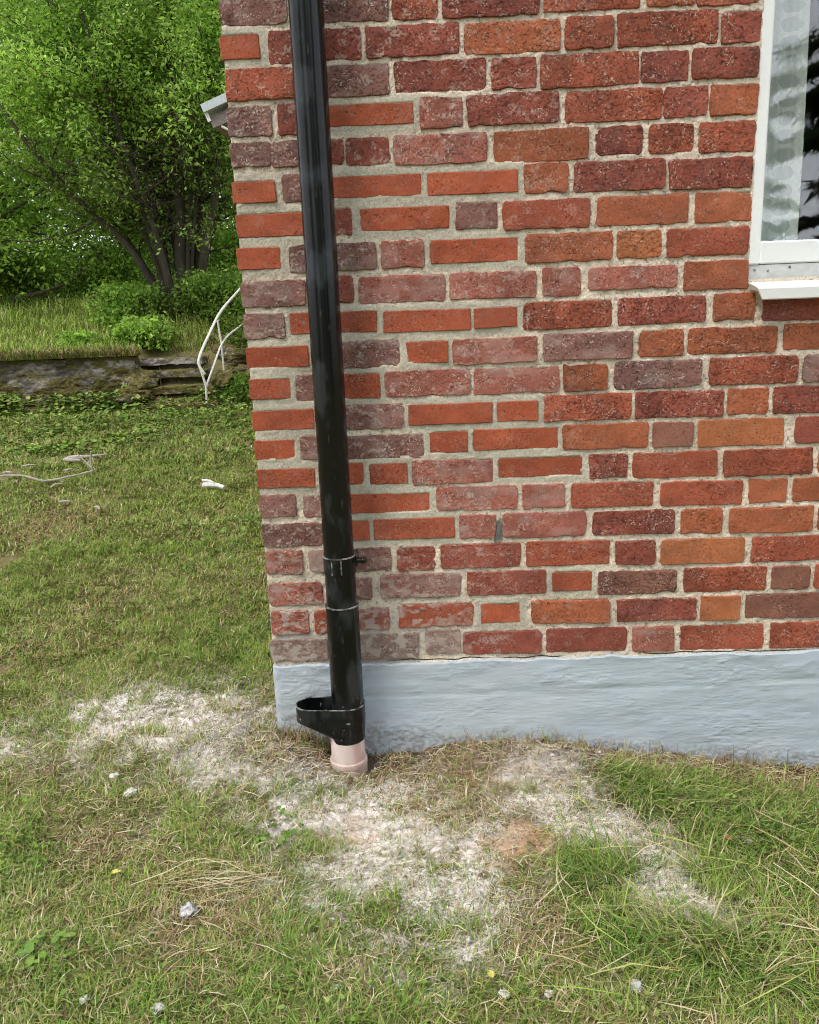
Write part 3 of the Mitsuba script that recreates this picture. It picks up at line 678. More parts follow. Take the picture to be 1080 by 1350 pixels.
# ------------------------------------------------------------------ grass
def blades(P, az, L, lean, curve, W, col, tipcol=None):
    d = np.stack([np.cos(az), np.sin(az), az * 0], 1); s = np.stack([-np.sin(az), np.cos(az), az * 0], 1)
    up = np.array([0, 0, 1.0])
    L, W, lean, curve = (np.asarray(a)[:, None] * np.ones((len(P), 1)) for a in (L, W, lean, curve))
    m = P + L * 0.5 * (up * np.cos(lean) + d * np.sin(lean))
    t = m + L * 0.5 * (up * np.cos(lean + curve) + d * np.sin(lean + curve))
    tw = s + d * 0.4 * np.sin(az * 7)[:, None]
    V = np.stack([P - s * W / 2, P + s * W / 2, m - tw * W * 0.42, m + tw * W * 0.42, t], 1).reshape(-1, 3)
    b = np.arange(len(P))[:, None] * 5
    F = np.concatenate([b + np.array([[0, 1, 3]]), b + np.array([[0, 3, 2]]), b + np.array([[2, 3, 4]])])
    C = np.repeat(col[:, None], 5, 1)
    if tipcol is not None: C[:, 4] = tipcol
    return V, F, C.reshape(-1, 3)


def join(parts):
    V, F, C, n = [], [], [], 0
    for v, f, c in parts:
        V.append(v); F.append(f + n); C.append(c); n += len(v)
    return np.vstack(V), np.vstack(F), np.vstack(C)


GREEN = np.array([[0.185, 0.290, 0.050], [0.250, 0.330, 0.070], [0.300, 0.330, 0.100], [0.170, 0.250, 0.070]])
LUSH = np.array([[0.150, 0.275, 0.048], [0.125, 0.225, 0.050], [0.215, 0.315, 0.078]])
STRAW = np.array([[0.56, 0.48, 0.29], [0.46, 0.37, 0.19], [0.62, 0.55, 0.38], [0.36, 0.27, 0.13]])
BROWN = np.array([[0.29, 0.19, 0.105], [0.20, 0.135, 0.080], [0.37, 0.26, 0.155]])


def lawn_colours(x, y, g):
    n = len(x); p = np.stack([x, y, x * 0], -1)
    green = GREEN[g.integers(0, 4, n)] * g.uniform(0.75, 1.25, (n, 1))
    lush = LUSH[g.integers(0, 3, n)] * g.uniform(0.8, 1.2, (n, 1))
    straw = STRAW[g.integers(0, 4, n)] * g.uniform(0.75, 1.2, (n, 1))
    brown = BROWN[g.integers(0, 3, n)] * g.uniform(0.7, 1.3, (n, 1))
    fl, fd, fw = field('lush', x, y), field('dead', x, y), field('dust', x, y)
    big = nf(p * 2.6, 3, seed=61)
    c = np.where((g.random(n) < np.clip(fl * 0.55 + ss(0.55, 0.7, big) * 0.35, 0, 0.95))[:, None], lush, green)
    dry = np.clip(0.06 + 0.62 * fd + 0.22 * ss(0.55, 0.40, big) - 0.15 * fl + 0.2 * fw, 0.05, 0.95)
    dry = dry * (1 - 0.35 * ss(0.0, 0.6, y)) * (1 - 0.4 * ss(2.2, 4.5, y))
    c = np.where((g.random(n) < dry)[:, None], straw, c)
    wall = np.exp(-((y + 0.02) / np.where(x < 1.0, 0.22, 0.13)) ** 2) * (x > 0)
    c = np.where((g.random(n) < np.clip(fd * 0.45 + wall * 0.75 - 0.25 * fl, 0, 0.9))[:, None], brown, c)
    dusty = g.random(n) < np.clip(fw * 0.55, 0, 0.65)
    w = np.where(dusty, g.uniform(0.2, 0.8, n), 0)
    return lerp(c, [0.66, 0.61, 0.54], w), fl, fd, fw


def lawn_patch(n, x0, x1, y0, y1, L, W, seed, dens=None, mask=None):
    g = np.random.default_rng(seed)
    x, y = g.uniform(x0, x1, n), g.uniform(y0, y1, n)
    ok = ~((x > -0.008) & (y > -0.008)) & (((x - PXA) ** 2 + (y - PYA) ** 2) > 0.088 ** 2)
    if mask is not None: ok &= mask(x, y)
    x, y = x[ok], y[ok]
    col, fl, fd, fw = lawn_colours(x, y, g)
    clump = nf(np.stack([x * 28, y * 28, x * 0], -1), 2, seed=seed)
    fs = field('soil', x, y)
    keep = g.random(len(x)) < np.clip((0.35 + 0.9 * clump) * (1 - 0.40 * np.clip(fw * 1.1, 0, 1.2)) * (1 - 0.80 * np.clip(fs, 0, 1.2)) * (1 - 0.25 * np.clip(fd, 0, 1)), 0.02, 1)
    keep &= ~((x > 0.3) & (y > -0.16 + 0.05 * (x > 1.0)) & (g.random(len(x)) < 0.62))
    x, y, col, fl, fd, fw = (a[keep] for a in (x, y, col, fl, fd, fw))
    m = len(x)
    Z = ground_z(x, y) - 0.003
    ln = L * g.uniform(0.5, 1.25, m) * (1 + 0.35 * fl) * (1 - 0.30 * np.clip(fd + fw, 0, 1))
    flow = nf(np.stack([x * 5, y * 5, x * 0 + 3], -1), 2, seed=77) * 14
    az = np.where(g.random(m) < 0.55, flow + g.normal(0, 0.8, m), g.uniform(0, 2 * math.pi, m))
    return blades(np.stack([x, y, Z], 1), az, ln, g.uniform(0.25, 1.15, m), g.uniform(0.1, 0.9, m), W * g.uniform(0.7, 1.35, m), col)


def tuft(cx, cy, r, n, L, azm, spread, W, pal, seed, lean=(0.5, 1.2)):
    g = np.random.default_rng(seed)
    a, q = g.uniform(0, 2 * math.pi, n), np.sqrt(g.random(n)) * r
    x, y = cx + np.cos(a) * q, cy + np.sin(a) * q * 0.8
    ok = ~((x > -0.01) & (y > -0.012)); x, y = x[ok], y[ok]
    ok = g.random(len(x)) > np.clip(field('dust', x, y) * 2.2, 0, 0.93); x, y = x[ok], y[ok]; m = len(x)
    col = pal[g.integers(0, len(pal), m)] * g.uniform(0.75, 1.25, (m, 1))
    return blades(np.stack([x, y, ground_z(x, y) - 0.003], 1), azm + g.normal(0, spread * 1.5, m), L * 0.82 * g.uniform(0.35, 1.25, m), g.uniform(0.25, 1.35, m), g.uniform(0.2, 0.9, m), W * g.uniform(0.7, 1.3, m), col)


fy = lambda x, y: (x < -0.0 + 0.0 * y) & (x > -0.75 - 0.62 * (y + 1.2)) if False else (x < 0.0) & (x > -1.35 - 0.52 * y) & (x < 0.02 - 0.18 * (y - 0.4))
parts = [lawn_patch(150000, -0.85, 1.95, -1.5, 0.0, 0.042, 0.0026, 1),
         lawn_patch(26000, -1.15, 0.0, 0.0, 0.7, 0.040, 0.0030, 2),
         lawn_patch(60000, -1.9, -0.0, 0.6, 2.4, 0.044, 0.0042, 3, mask=lambda x, y: x > -0.95 - 0.5 * y),
         lawn_patch(60000, -3.2, -0.0, 2.2, 5.2, 0.050, 0.0065, 4, mask=lambda x, y: (x > -1.05 - 0.5 * y) & (x < 0.4 - 0.2 * y)),
         lawn_patch(36000, -5.2, -0.4, 5.0, 8.3, 0.065, 0.010, 5, mask=lambda x, y: (x > -1.1 - 0.5 * y) & (x < 0.7 - 0.2 * y))]
TUFTS = [(0.095, -0.262, 0.05, 240, 0.095, 1.4, 1.0, 0.0030, 0), (0.06, -0.31, 0.03, 90, 0.08, 1.2, 1.0, 0.003, 0), (0.55, -0.30, 0.06, 160, 0.07, 2.4, 0.9, 0.0028, 1), (0.66, -0.33, 0.07, 220, 0.07, -1.6, 1.0, 0.0028, 1),
         (1.02, -0.22, 0.10, 420, 0.15, -0.4, 0.45, 0.0032, 0), (1.10, -0.27, 0.12, 480, 0.16, -0.5, 0.5, 0.0032, 0), (1.22, -0.30, 0.13, 450, 0.15, -0.7, 0.6, 0.0032, 0), (1.35, -0.24, 0.14, 420, 0.14, -0.9, 0.8, 0.003, 0), (1.50, -0.25, 0.14, 380, 0.14, -0.8, 0.9, 0.003, 0),
         (1.20, -0.45, 0.12, 330, 0.14, -0.6, 0.7, 0.003, 0), (1.42, -0.47, 0.14, 330, 0.13, -1.2, 0.9, 0.003, 0), (1.62, -0.42, 0.16, 330, 0.14, -1.2, 0.9, 0.003, 0),
         (1.02, -0.56, 0.10, 330, 0.15, 2.6, 0.6, 0.003, 2), (0.92, -0.60, 0.08, 220, 0.13, 2.4, 0.7, 0.003, 2), (1.10, -0.63, 0.10, 260, 0.14, 2.9, 0.9, 0.003, 2),
         (1.12, -0.86, 0.07, 300, 0.17, 3.0, 0.35, 0.0034, 0), (1.02, -0.84, 0.06, 220, 0.14, 2.7, 0.4, 0.0032, 0), (1.17, -0.90, 0.08, 180, 0.19, -0.8, 0.5, 0.0036, 0), (1.30, -0.85, 0.12, 300, 0.13, 0.5, 1.2, 0.003, 0), (1.22, -1.0, 0.12, 240, 0.13, -0.5, 1.2, 0.003, 0),
         (0.80, -1.02, 0.12, 200, 0.09, 2.0, 1.5, 0.003, 0), (0.22, -0.98, 0.10, 220, 0.07, 1.2, 1.5, 0.0028, 0), (-0.58, -0.63, 0.10, 240, 0.06, 0.5, 1.6, 0.0028, 2)]
PALS = [np.vstack([LUSH, LUSH[2:], GREEN[1:3], STRAW[:2] * 0.9]), np.vstack([GREEN, STRAW[1:3]]), np.vstack([LUSH * 0.8, GREEN])]
for i, (x, y, r, n, L, a, s, W, pk) in enumerate(TUFTS):
    parts.append(tuft(x, y, r * 1.25, int(n * 0.72), L, a, s, W, PALS[pk], 300 + i))
# sparse tall blades along the foot of the wall
g = np.random.default_rng(9)
n = 900
x = np.r_[g.uniform(0.55, 1.95, n * 2 // 3), g.uniform(0.0, 0.2, n // 3)]; y = -np.abs(g.normal(0.02, 0.02, len(x))) - 0.008
pal = np.vstack([BROWN, BROWN * 0.7, STRAW, GREEN[:2]])
parts.append(blades(np.stack([x, y, ground_z(x, y) - 0.004], 1), g.uniform(0, 2 * math.pi, len(x)), g.uniform(0.025, 0.085, len(x)), g.uniform(0.1, 0.9, len(x)), g.uniform(0, 1, len(x)), g.uniform(0.0015, 0.003, len(x)), pal[g.integers(0, len(pal), len(x))]))
v, f, c = join(parts)
tag(obj('lawn_grass', (v, f), 'grass_blade', color=c), 'short mown grass mixed with straw and longer tufts', 'grass', kind='stuff')


# dry clippings lying flat
def straws(x, y, L, W, az, col, lift, seed):
    g = np.random.default_rng(seed); n = len(x)
    z0 = ground_z(x, y) + lift
    d = np.stack([np.cos(az), np.sin(az), g.normal(0.02, 0.12, n)], 1); s = np.stack([-np.sin(az), np.cos(az), az * 0], 1)
    P = np.stack([x, y, z0], 1); bend = g.normal(0, 0.18, n)[:, None]
    a, m, b = P - d * L[:, None] / 2, P + s * bend * L[:, None] * 0.5 + np.array([0, 0, 1]) * (L * 0.04)[:, None], P + d * L[:, None] / 2
    for q in (a, m, b):
        q[:, 2] = np.maximum(q[:, 2], ground_z(q[:, 0], q[:, 1]) + 0.001)
    w = (W / 2)[:, None] * (s + np.array([0, 0, 0.35]))
    V = np.stack([a - w * .6, a + w * .6, m - w, m + w, b - w * .4, b + w * .4], 1).reshape(-1, 3)
    k = np.arange(n)[:, None] * 6
    F = np.concatenate([k + np.array([q]) for q in ((0, 1, 3), (0, 3, 2), (2, 3, 5), (2, 5, 4))])
    return V, F, np.repeat(col, 6, 0)


g = np.random.default_rng(21)
n = 42000
x, y = g.uniform(-0.9, 1.9, n), g.uniform(-1.45, -0.0, n)
x2, y2 = g.uniform(-1.6, 0, 9000), g.uniform(0, 3.0, 9000)
x, y = np.r_[x, x2], np.r_[y, y2]
ok = (((x - PXA) ** 2 + (y - PYA) ** 2) > 0.08 ** 2) & ~((x > -0.03) & (y > -0.03)) & (g.random(len(x)) < np.clip(0.35 + field('dead', x, y) - 0.25 * field('lush', x, y), 0.1, 1))
x, y = x[ok], y[ok]; n = len(x)
pal = np.vstack([STRAW, STRAW, BROWN, GREEN[:2]])
fw = field('dust', x, y)
col = lerp(pal[g.integers(0, len(pal), n)] * g.uniform(0.7, 1.2, (n, 1)), [0.77, 0.73, 0.68], np.clip(fw, 0, 1) * g.uniform(0, 0.6, n))
P1 = straws(x, y, g.uniform(0.012, 0.06, n), g.uniform(0.0012, 0.0026, n), g.uniform(0, 2 * math.pi, n), col, g.uniform(0.0, 0.020, n), 5)
n = 90                                   # the raked-together heap of long straws
x, y = g.normal(-0.02, 0.10, n), g.normal(-0.82, 0.095, n)
P2 = straws(x, y, g.uniform(0.06, 0.20, n), g.uniform(0.0013, 0.0026, n), g.normal(0.5, 0.9, n), pal[g.integers(0, 11, n)] * g.uniform(0.55, 1.0, (n, 1)), g.uniform(0.005, 0.035, n), 6)
n = 34
x, y = g.normal(-0.03, 0.07, n), g.normal(-0.675, 0.022, n)
P3 = straws(x, y, g.uniform(0.08, 0.19, n), g.uniform(0.0013, 0.0024, n), g.normal(0.1, 0.3, n), STRAW[g.integers(0, 4, n)] * 0.95, g.uniform(0.015, 0.045, n), 7)
n = 260
x, y = g.uniform(0.75, 1.5, n), g.uniform(-1.05, -0.15, n)
P4 = straws(x, y, g.uniform(0.08, 0.2, n), g.uniform(0.0015, 0.0028, n), g.uniform(0, 6.3, n), np.vstack([STRAW, GREEN * 1.4])[g.integers(0, 8, n)], g.uniform(0.015, 0.05, n), 8)
v, f, c = join([P1, P2, P3, P4])
tag(obj('dry_straw', (v, f), 'grass_blade', color=c), 'dry straw and grass clippings lying on the lawn', 'straw', kind='stuff')

# plaster crumbs: tiny irregular octahedra
n = 60000
x, y = g.uniform(-0.85, 1.8, n), g.uniform(-1.3, 0.45, n)
fw = field('dust', x, y)
ok = (g.random(n) < np.clip(fw * 0.8 + 0.006, 0, 0.9)) & ~((x > -0.012) & (y > -0.014)) & (((x - PXA) ** 2 + (y - PYA) ** 2) > 0.07 ** 2)
x, y = x[ok], y[ok]; n = len(x)
sz = 0.0011 * np.exp(g.normal(0.3, 0.5, n)); big = g.random(n) < 0.02; sz = np.where(big, sz * 1.8, sz)
O8 = np.array([[1, 0, 0], [-1, 0, 0], [0, 1, 0], [0, -1, 0], [0, 0, 1], [0, 0, -1.0]])
V = O8[None] * sz[:, None, None] * g.uniform(0.5, 1.3, (n, 6, 1)) + g.normal(0, 0.25, (n, 6, 3)) * sz[:, None, None] + np.stack([x, y, ground_z(x, y) + sz * 0.5 + g.uniform(0, 0.006, n)], 1)[:, None]
F8 = np.array([[0, 2, 4], [2, 1, 4], [1, 3, 4], [3, 0, 4], [2, 0, 5], [1, 2, 5], [3, 1, 5], [0, 3, 5]])
F = (np.arange(n)[:, None, None] * 6 + F8[None]).reshape(-1, 3)
c = np.repeat(np.array([0.82, 0.785, 0.755]) * g.uniform(0.75, 1.06, (n, 1)), 6, 0)
tag(obj('plaster_crumbs', (V.reshape(-1, 3), F), 'grass_blade', color=c), 'white crumbs of plaster spilled over the grass', 'plaster', kind='stuff')


# low broad-leaved weeds
def leaf_discs(P, r, tilt, az, col, n=6):
    d = np.stack([np.cos(az), np.sin(az), az * 0], 1); s = np.stack([-np.sin(az), np.cos(az), az * 0], 1)
    u = d * np.cos(tilt)[:, None] + np.array([0, 0, 1]) * np.sin(tilt)[:, None]
    nn = np.cross(u, s)
    th = np.linspace(0, 2 * math.pi, n, endpoint=False)
    V = [P - nn * r[:, None] * 0.15]
    for t in th:
        V.append(P + (u * math.cos(t) * (1.0 if math.cos(t) < 0 else 1.2) + s * math.sin(t) * 0.85) * r[:, None])
    V = np.stack(V, 1); m = len(P)
    k = np.arange(n); F = np.stack([k * 0, 1 + k, 1 + (k + 1) % n], 1)
    return V.reshape(-1, 3), (np.arange(m)[:, None, None] * (n + 1) + F[None]).reshape(-1, 3), np.repeat(col, n + 1, 0)


def weed_spread(cx, cy, sx, sy, n, r, h, seed, pal=LUSH):
    g = np.random.default_rng(seed)
    x, y = g.normal(cx, sx, n), g.normal(cy, sy, n)
    ok = ~((x > -0.02) & (y > -0.02)); x, y = x[ok], y[ok]; n = len(x)
    return leaf_discs(np.stack([x, y, ground_z(x, y) + h * g.random(n)], 1), r * g.uniform(0.6, 1.3, n), g.normal(0.15, 0.4, n), g.uniform(0, 6.3, n), pal[g.integers(0, len(pal), n)] * g.uniform(0.7, 1.2, (n, 1)))


W = [weed_spread(-0.60, -0.64, 0.09, 0.10, 260, 0.0060, 0.03, 1), weed_spread(-0.40, -0.95, 0.11, 0.06, 100, 0.0055, 0.03, 2), weed_spread(-0.36, -0.93, 0.03, 0.03, 40, 0.010, 0.035, 22), weed_spread(1.3, -0.30, 0.10, 0.06, 90, 0.006, 0.07, 3),
     weed_spread(1.45, -0.50, 0.12, 0.08, 80, 0.006, 0.06, 4), weed_spread(0.95, -1.04, 0.10, 0.05, 50, 0.006, 0.04, 5), weed_spread(0.30, -1.02, 0.12, 0.05, 50, 0.006, 0.03, 6), weed_spread(-0.1, -1.05, 0.2, 0.05, 50, 0.0055, 0.03, 7), weed_spread(0.10, -0.47, 0.04, 0.04, 50, 0.008, 0.03, 8),
     weed_spread(-0.85, 2.6, 0.25, 0.3, 160, 0.016, 0.05, 9)]
for i in range(60):
    cx, cy = g.uniform(-4.6, -0.9), g.uniform(5.4, 8.3)
    W.append(weed_spread(cx, cy, 0.2, 0.12, 55, 0.024, 0.07 if cy < 7 else 0.2, 40 + i, np.vstack([LUSH, GREEN])))
# nettles and ground elder at the foot of the retaining wall and round the steps
for i in range(34):
    cx = g.uniform(-5.6, -1.2)
    if -3.25 < cx < -2.35: continue
    W.append(weed_spread(cx, 8.25 + g.normal(0, 0.1), 0.13, 0.10, 80, 0.030, 0.24 if cx < -3 else 0.18, 120 + i, np.vstack([LUSH, GREEN])))
v, f, c = join(W)
tag(obj('ground_weeds', (v, f), 'grass_blade', color=c), 'low green broad-leaved weeds in the lawn and along the old wall', 'weeds', kind='stuff')


# ------------------------------------------------------------------ small loose things
def lump(x, y, r, seed, flat=0.7, ax=(1, 1), mat='plaster', sink=0.2, up=0.0):
    m = trimesh.creation.icosphere(3, 1.0)
    v = m.vertices
    v *= (0.55 + 0.95 * nf(v * 1.7 + seed * 3.1, 3, seed=seed))[:, None]
    v *= (0.80 + 0.42 * nf(v * 4.5 + seed, 2, seed=seed + 1))[:, None]
    v *= np.array([r * ax[0], r * ax[1], r * flat]); a = seed * 1.7
    R = np.array([[math.cos(a), -math.sin(a), 0], [math.sin(a), math.cos(a), 0], [0, 0, 1]])
    m.vertices = v @ R.T + np.array([x, y, float(ground_z(x, y)) + r * flat * (1 - sink) + up])
    return m


LUMPS = [(-0.384, -0.313, 0.0225, 'grey-white crumbly plaster lump, larger one of a pair left of the pipe', 1), (-0.455, -0.25, 0.0165, 'smaller pale plaster lump just behind the larger one left of the pipe', 1),
         (-0.062, -1.075, 0.016, 'white plaster flake at the bottom edge of the photo near the straw heap', 1), (0.088, -0.402, 0.0115, 'flat white plaster chip beside the green tuft in front of the drain pipe', 1.5),
         (1.36, -0.465, 0.0135, 'white oval pebble in the long grass at the right', 1.5), (0.547, -0.695, 0.010, 'round white crumb in the middle of the dusted patch', 1), (0.577, -0.902, 0.0115, 'white chip at the lower end of the dusted patch', 1.1),
         (0.562, -0.885, 0.008, 'tiny white chip just behind the chip at the lower end of the dusted patch', 1), (0.649, -1.002, 0.0115, 'white oval pebble at the bottom of the photo below the dusted patch', 1.4), (0.427, -0.975, 0.009, 'white pebble in green grass left of the oval pebble near the bottom edge', 1.2),
         (0.745, -1.00, 0.012, 'greyish plaster chip near the bottom edge right of the oval pebble', 1.0), (-0.222, -1.054, 0.0115, 'white crumb near the bottom left beside the weeds', 1), (0.29, -0.995, 0.010, 'pale plaster fleck on the dark green grass near the bottom edge', 1.2),
         (-0.40, -0.93, 0.0095, 'small white crumb beside the leafy weed at the lower left', 1.1), (0.505, -0.715, 0.009, 'pinkish-grey crumb left of the round white crumb', 1)]
for i, (x, y, r, lab, st) in enumerate(LUMPS):
    tag(obj('plaster_lump', lump(x, y, r * 0.78, 3 + i, 0.62, (st, 1), up=0.002), 'plaster', smooth=50), lab, 'plaster lump', 'plaster lumps scattered on the lawn')
tag(obj('stone', lump(-0.075, -0.798, 0.020, 40, 0.8, up=0.012), 'grey_stone', smooth=30), 'grey and white stone lying in the heap of dry straw', 'stone')
tag(obj('stone', lump(0.93, -0.985, 0.012, 47, 0.7, (1.3, 1), up=0.004), 'grey_stone', smooth=30), 'brownish grey stone in the grass below the long green tuft', 'stone')


def fallen_leaf(x, y, l, w, az, lift):
    n = 9; t = np.linspace(0, 1, n); hw = w * np.sin(math.pi * t ** 0.8) * 0.5
    d = np.array([math.cos(az), math.sin(az)]); s = np.array([-d[1], d[0]])
    V = []
    for q, sg in ((t, -1), (t, 0), (t, 1)):
        c = np.array([[x, y]]) + d * ((q - 0.5) * l)[:, None] + s * (sg * hw)[:, None]
        V.append(np.column_stack([c, ground_z(c[:, 0] * 0 + x, c[:, 1] * 0 + y) + lift + 0.004 * abs(sg) + 0.003 * np.sin(q * 3)]))
    top = np.array(V).reshape(-1, 3); F = tris(grid_faces(3, n))
    bot = top - [0, 0, 0.0006]; m = len(top)
    return np.vstack([top, bot]), np.vstack([F, F[:, ::-1] + m])


scene['leaf_yellow'] = two(princ((0.50, 0.46, 0.10), 0.6, 0.3))
scene['leaf_brown'] = two(princ((0.36, 0.15, 0.07), 0.7, 0.3))
for x, y, l, w, a, mat, lab in [(-0.293, -0.674, 0.028, 0.016, 0.2, 'leaf_yellow', 'yellow-green fallen leaf left of the straw heap'), (0.623, -0.967, 0.024, 0.015, 2.0, 'leaf_yellow', 'pale yellow fallen leaf near the bottom edge below the dusted patch'),
                                (1.303, -0.477, 0.030, 0.018, 2.3, 'leaf_brown', 'reddish brown fallen leaf beside the white pebble at the right')]:
    tag(obj('fallen_leaf', fallen_leaf(x, y, l, w, a, 0.026), mat, smooth=True), lab, 'leaf')


def gz(x, y, h=0.0):
    return [x, y, float(ground_z(x, y)) + h]


def stick(P, R, seed, n=24, k=8):
    P = spline(P, n); r = np.interp(np.linspace(0, 1, n), np.linspace(0, 1, len(R)), R)
    P = P + (nf(np.stack([P[:, 0] * 9, P[:, 1] * 9, P[:, 2] * 9 + seed], -1)[:, None] + np.array([[0, 0, 0], [5, 0, 0], [0, 5, 0]])[None], 2) - 0.5) * r.mean() * 1.5
    return tube(P, r * (0.8 + 0.4 * nf(P * 30 + seed, 2)), k)


st = thing('wood_stick', 'short white peeled stick lying on the lawn near the house corner', 'stick')
obj('bark_strip', stick([gz(-1.285, 4.0, 0.05), gz(-1.19, 3.93, 0.055), gz(-1.09, 3.86, 0.045)], [0.024, 0.020, 0.016], 3), 'white_wood', st, smooth=40)
obj('split', stick([gz(-1.295, 4.0, 0.085), gz(-1.24, 3.96, 0.087), gz(-1.18, 3.91, 0.075)], [0.012, 0.012, 0.005], 5), 'white_wood', st, smooth=40)
tag(obj('birch_branch', cat([stick([gz(-2.93, 5.2, 0.05), gz(-2.8, 5.2, 0.07), gz(-2.70, 5.22, 0.06), gz(-2.55, 5.25, 0.08)], [0.020, 0.024, 0.012, 0.006], 8), stick([gz(-2.9, 5.16, 0.05), gz(-2.75, 5.14, 0.05)], [0.02, 0.012], 9)]), 'peeled_wood', smooth=40), 'whitish broken branch lying behind the forked twig on the lawn', 'branch')
tw = thing('forked_twig', 'long pale twig with a forked end lying across the left lawn', 'twig')
obj('stem', stick([gz(-3.3, 4.45, 0.06), gz(-3.0, 4.42, 0.09), gz(-2.75, 4.40, 0.04), gz(-2.55, 4.4, 0.07), gz(-2.34, 4.4, 0.10)], [0.006, 0.009, 0.009, 0.008, 0.007], 11, 40), 'peeled_wood', tw, smooth=40)
obj('fork', stick([gz(-2.34, 4.4, 0.10), gz(-2.345, 4.4, 0.20), gz(-2.335, 4.4, 0.27)], [0.008, 0.010, 0.007], 12), 'peeled_wood', tw, smooth=40)
obj('fork', stick([gz(-2.345, 4.4, 0.12), gz(-2.42, 4.42, 0.2), gz(-2.47, 4.43, 0.26)], [0.007, 0.006, 0.004], 13), 'peeled_wood', tw, smooth=40)
LT = [(-3.25, 5.0, -3.13, 5.05), (-3.3, 4.75, -3.2, 4.72), (-2.75, 4.75, -2.68, 4.78), (-2.3, 3.6, -2.2, 3.62), (-1.9, 3.3, -1.84, 3.25), (-2.6, 4.15, -2.52, 4.2)]
for i, (a, b, c, d) in enumerate(LT):
    tag(obj('bark_chip', stick([gz(a, b, 0.04), gz((a + c) / 2, (b + d) / 2, 0.05), gz(c, d, 0.04)], [0.006, 0.011, 0.005], 20 + i, 10, 6), 'peeled_wood', smooth=40), ['pale wood chip behind the left end of the forked twig', 'pale wood chip close behind the left end of the forked twig', 'pale wood chip between the birch branch and the forked twig', 'whitish wood chip in front of the forked end of the twig', 'nearest whitish wood chip on the left lawn', 'pale wood chip just in front of the middle of the forked twig'][i], 'wood chip', 'wood chips on the left lawn')

# ------------------------------------------------------------------ retaining wall, steps, handrail
def rough_box(x0, x1, y0, y1, z0, z1, step, amp, seed):
    m = box(x0, x1, y0, y1, z0, z1)
    v, f = trimesh.remesh.subdivide_to_size(m.vertices, m.faces, step)
    m = trimesh.Trimesh(v, f); m.merge_vertices()
    d = np.stack([nf(m.vertices * 4 + seed + 11 * k, 4, seed=seed + k) - 0.5 for k in range(3)], 1)
    d += 0.4 * np.stack([nf(m.vertices * 19 + seed + 11 * k, 2, seed=seed + k) - 0.5 for k in range(3)], 1)
    m.vertices = m.vertices + d * amp
    return m


tag(obj('retaining_wall', rough_box(-10, -3.36, 8.55, 8.85, 0.05, 0.99, 0.06, 0.14, 5), 'mossy_stone', smooth=45), 'low mossy concrete retaining wall holding the grass terrace left of the steps', 'wall')
stp = thing('stone_steps', 'mossy overgrown stone steps leading up beside the low wall', 'steps')
for i, (xa, xb, z, y) in enumerate([(-3.12, -2.12, 0.375, 8.0), (-3.28, -2.25, 0.565, 8.35), (-3.36, -2.45, 0.75, 8.7), (-3.5, -2.55, 0.905, 9.05)]):
    obj('step', cat([rough_box(xa, xb, y - 0.05, y + 0.5, z - 0.075, z + 0.01, 0.045, 0.055, 20 + i), rough_box(xa + 0.04, xb - 0.04, y + 0.08, y + 0.5, z - 0.22, z - 0.06, 0.06, 0.05, 30 + i)]), 'mossy_stone', stp, smooth=45)
g = np.random.default_rng(33)
for i in range(9):
    x, y = [(-3.2, 8.45), (-3.3, 8.62), (-2.1, 8.5), (-1.9, 8.7), (-1.75, 8.6), (-3.25, 8.2), (-1.6, 8.9), (-2.0, 9.1), (-2.25, 9.3)][i]
    m = lump(x, y, 0.13 + 0.07 * g.random(), 60 + i, 0.7, (1.4, 1)); m.apply_translation((0, 0, 0.02))
    tag(obj('mossy_rock', m, 'mossy_stone', smooth=45), ['mossy rock left of the second stone step against the wall end', 'mossy rock between the wall end and the third stone step', 'dark mossy rock right of the second stone step behind the handrail foot', 'dark rock in the bank right of the third stone step', 'mossy rock in the weeds nearest the house corner', 'small mossy rock left of the lowest stone step', 'dark rock low in the bank beside the house corner', 'mossy rock in the bank behind the lower handrail bar', 'mossy rock right of the top stone step'][i], 'rock', 'rocks beside the stone steps')
hr = thing('handrail', 'white tubular steel handrail bent along the stone steps at the house corner', 'handrail')
obj('rail', tube(bend([[-2.262, 8.0, 0.74], [-2.335, 8.0, 0.85], [-2.327, 8.03, 0.96], [-2.185, 8.72, 1.50], [-1.97, 9.32, 1.845], [-1.75, 9.9, 2.15]]), 0.0175, 10), 'rail_paint', hr, smooth=True)
obj('post', tube([[-2.322, 8.0, 0.86], [-2.262, 8.0, 0.60], [-2.277, 8.0, 0.22]], 0.014, 10), 'rail_paint', hr, smooth=True)
obj('post', tube([[-2.21, 8.69, 1.40], [-2.187, 8.7, 1.10], [-2.184, 8.7, 0.50]], 0.013, 10), 'rail_paint', hr, smooth=True)
obj('post', tube([[-1.80, 9.75, 2.07], [-1.80, 9.75, 1.1]], 0.013, 10), 'rail_paint', hr, smooth=True)
obj('lower_rail', tube(bend([[-2.271, 8.0, 0.565], [-2.165, 8.72, 1.15], [-2.0, 9.32, 1.34], [-1.8, 9.75, 1.50]]), 0.013, 10), 'rail_paint', hr, smooth=True)

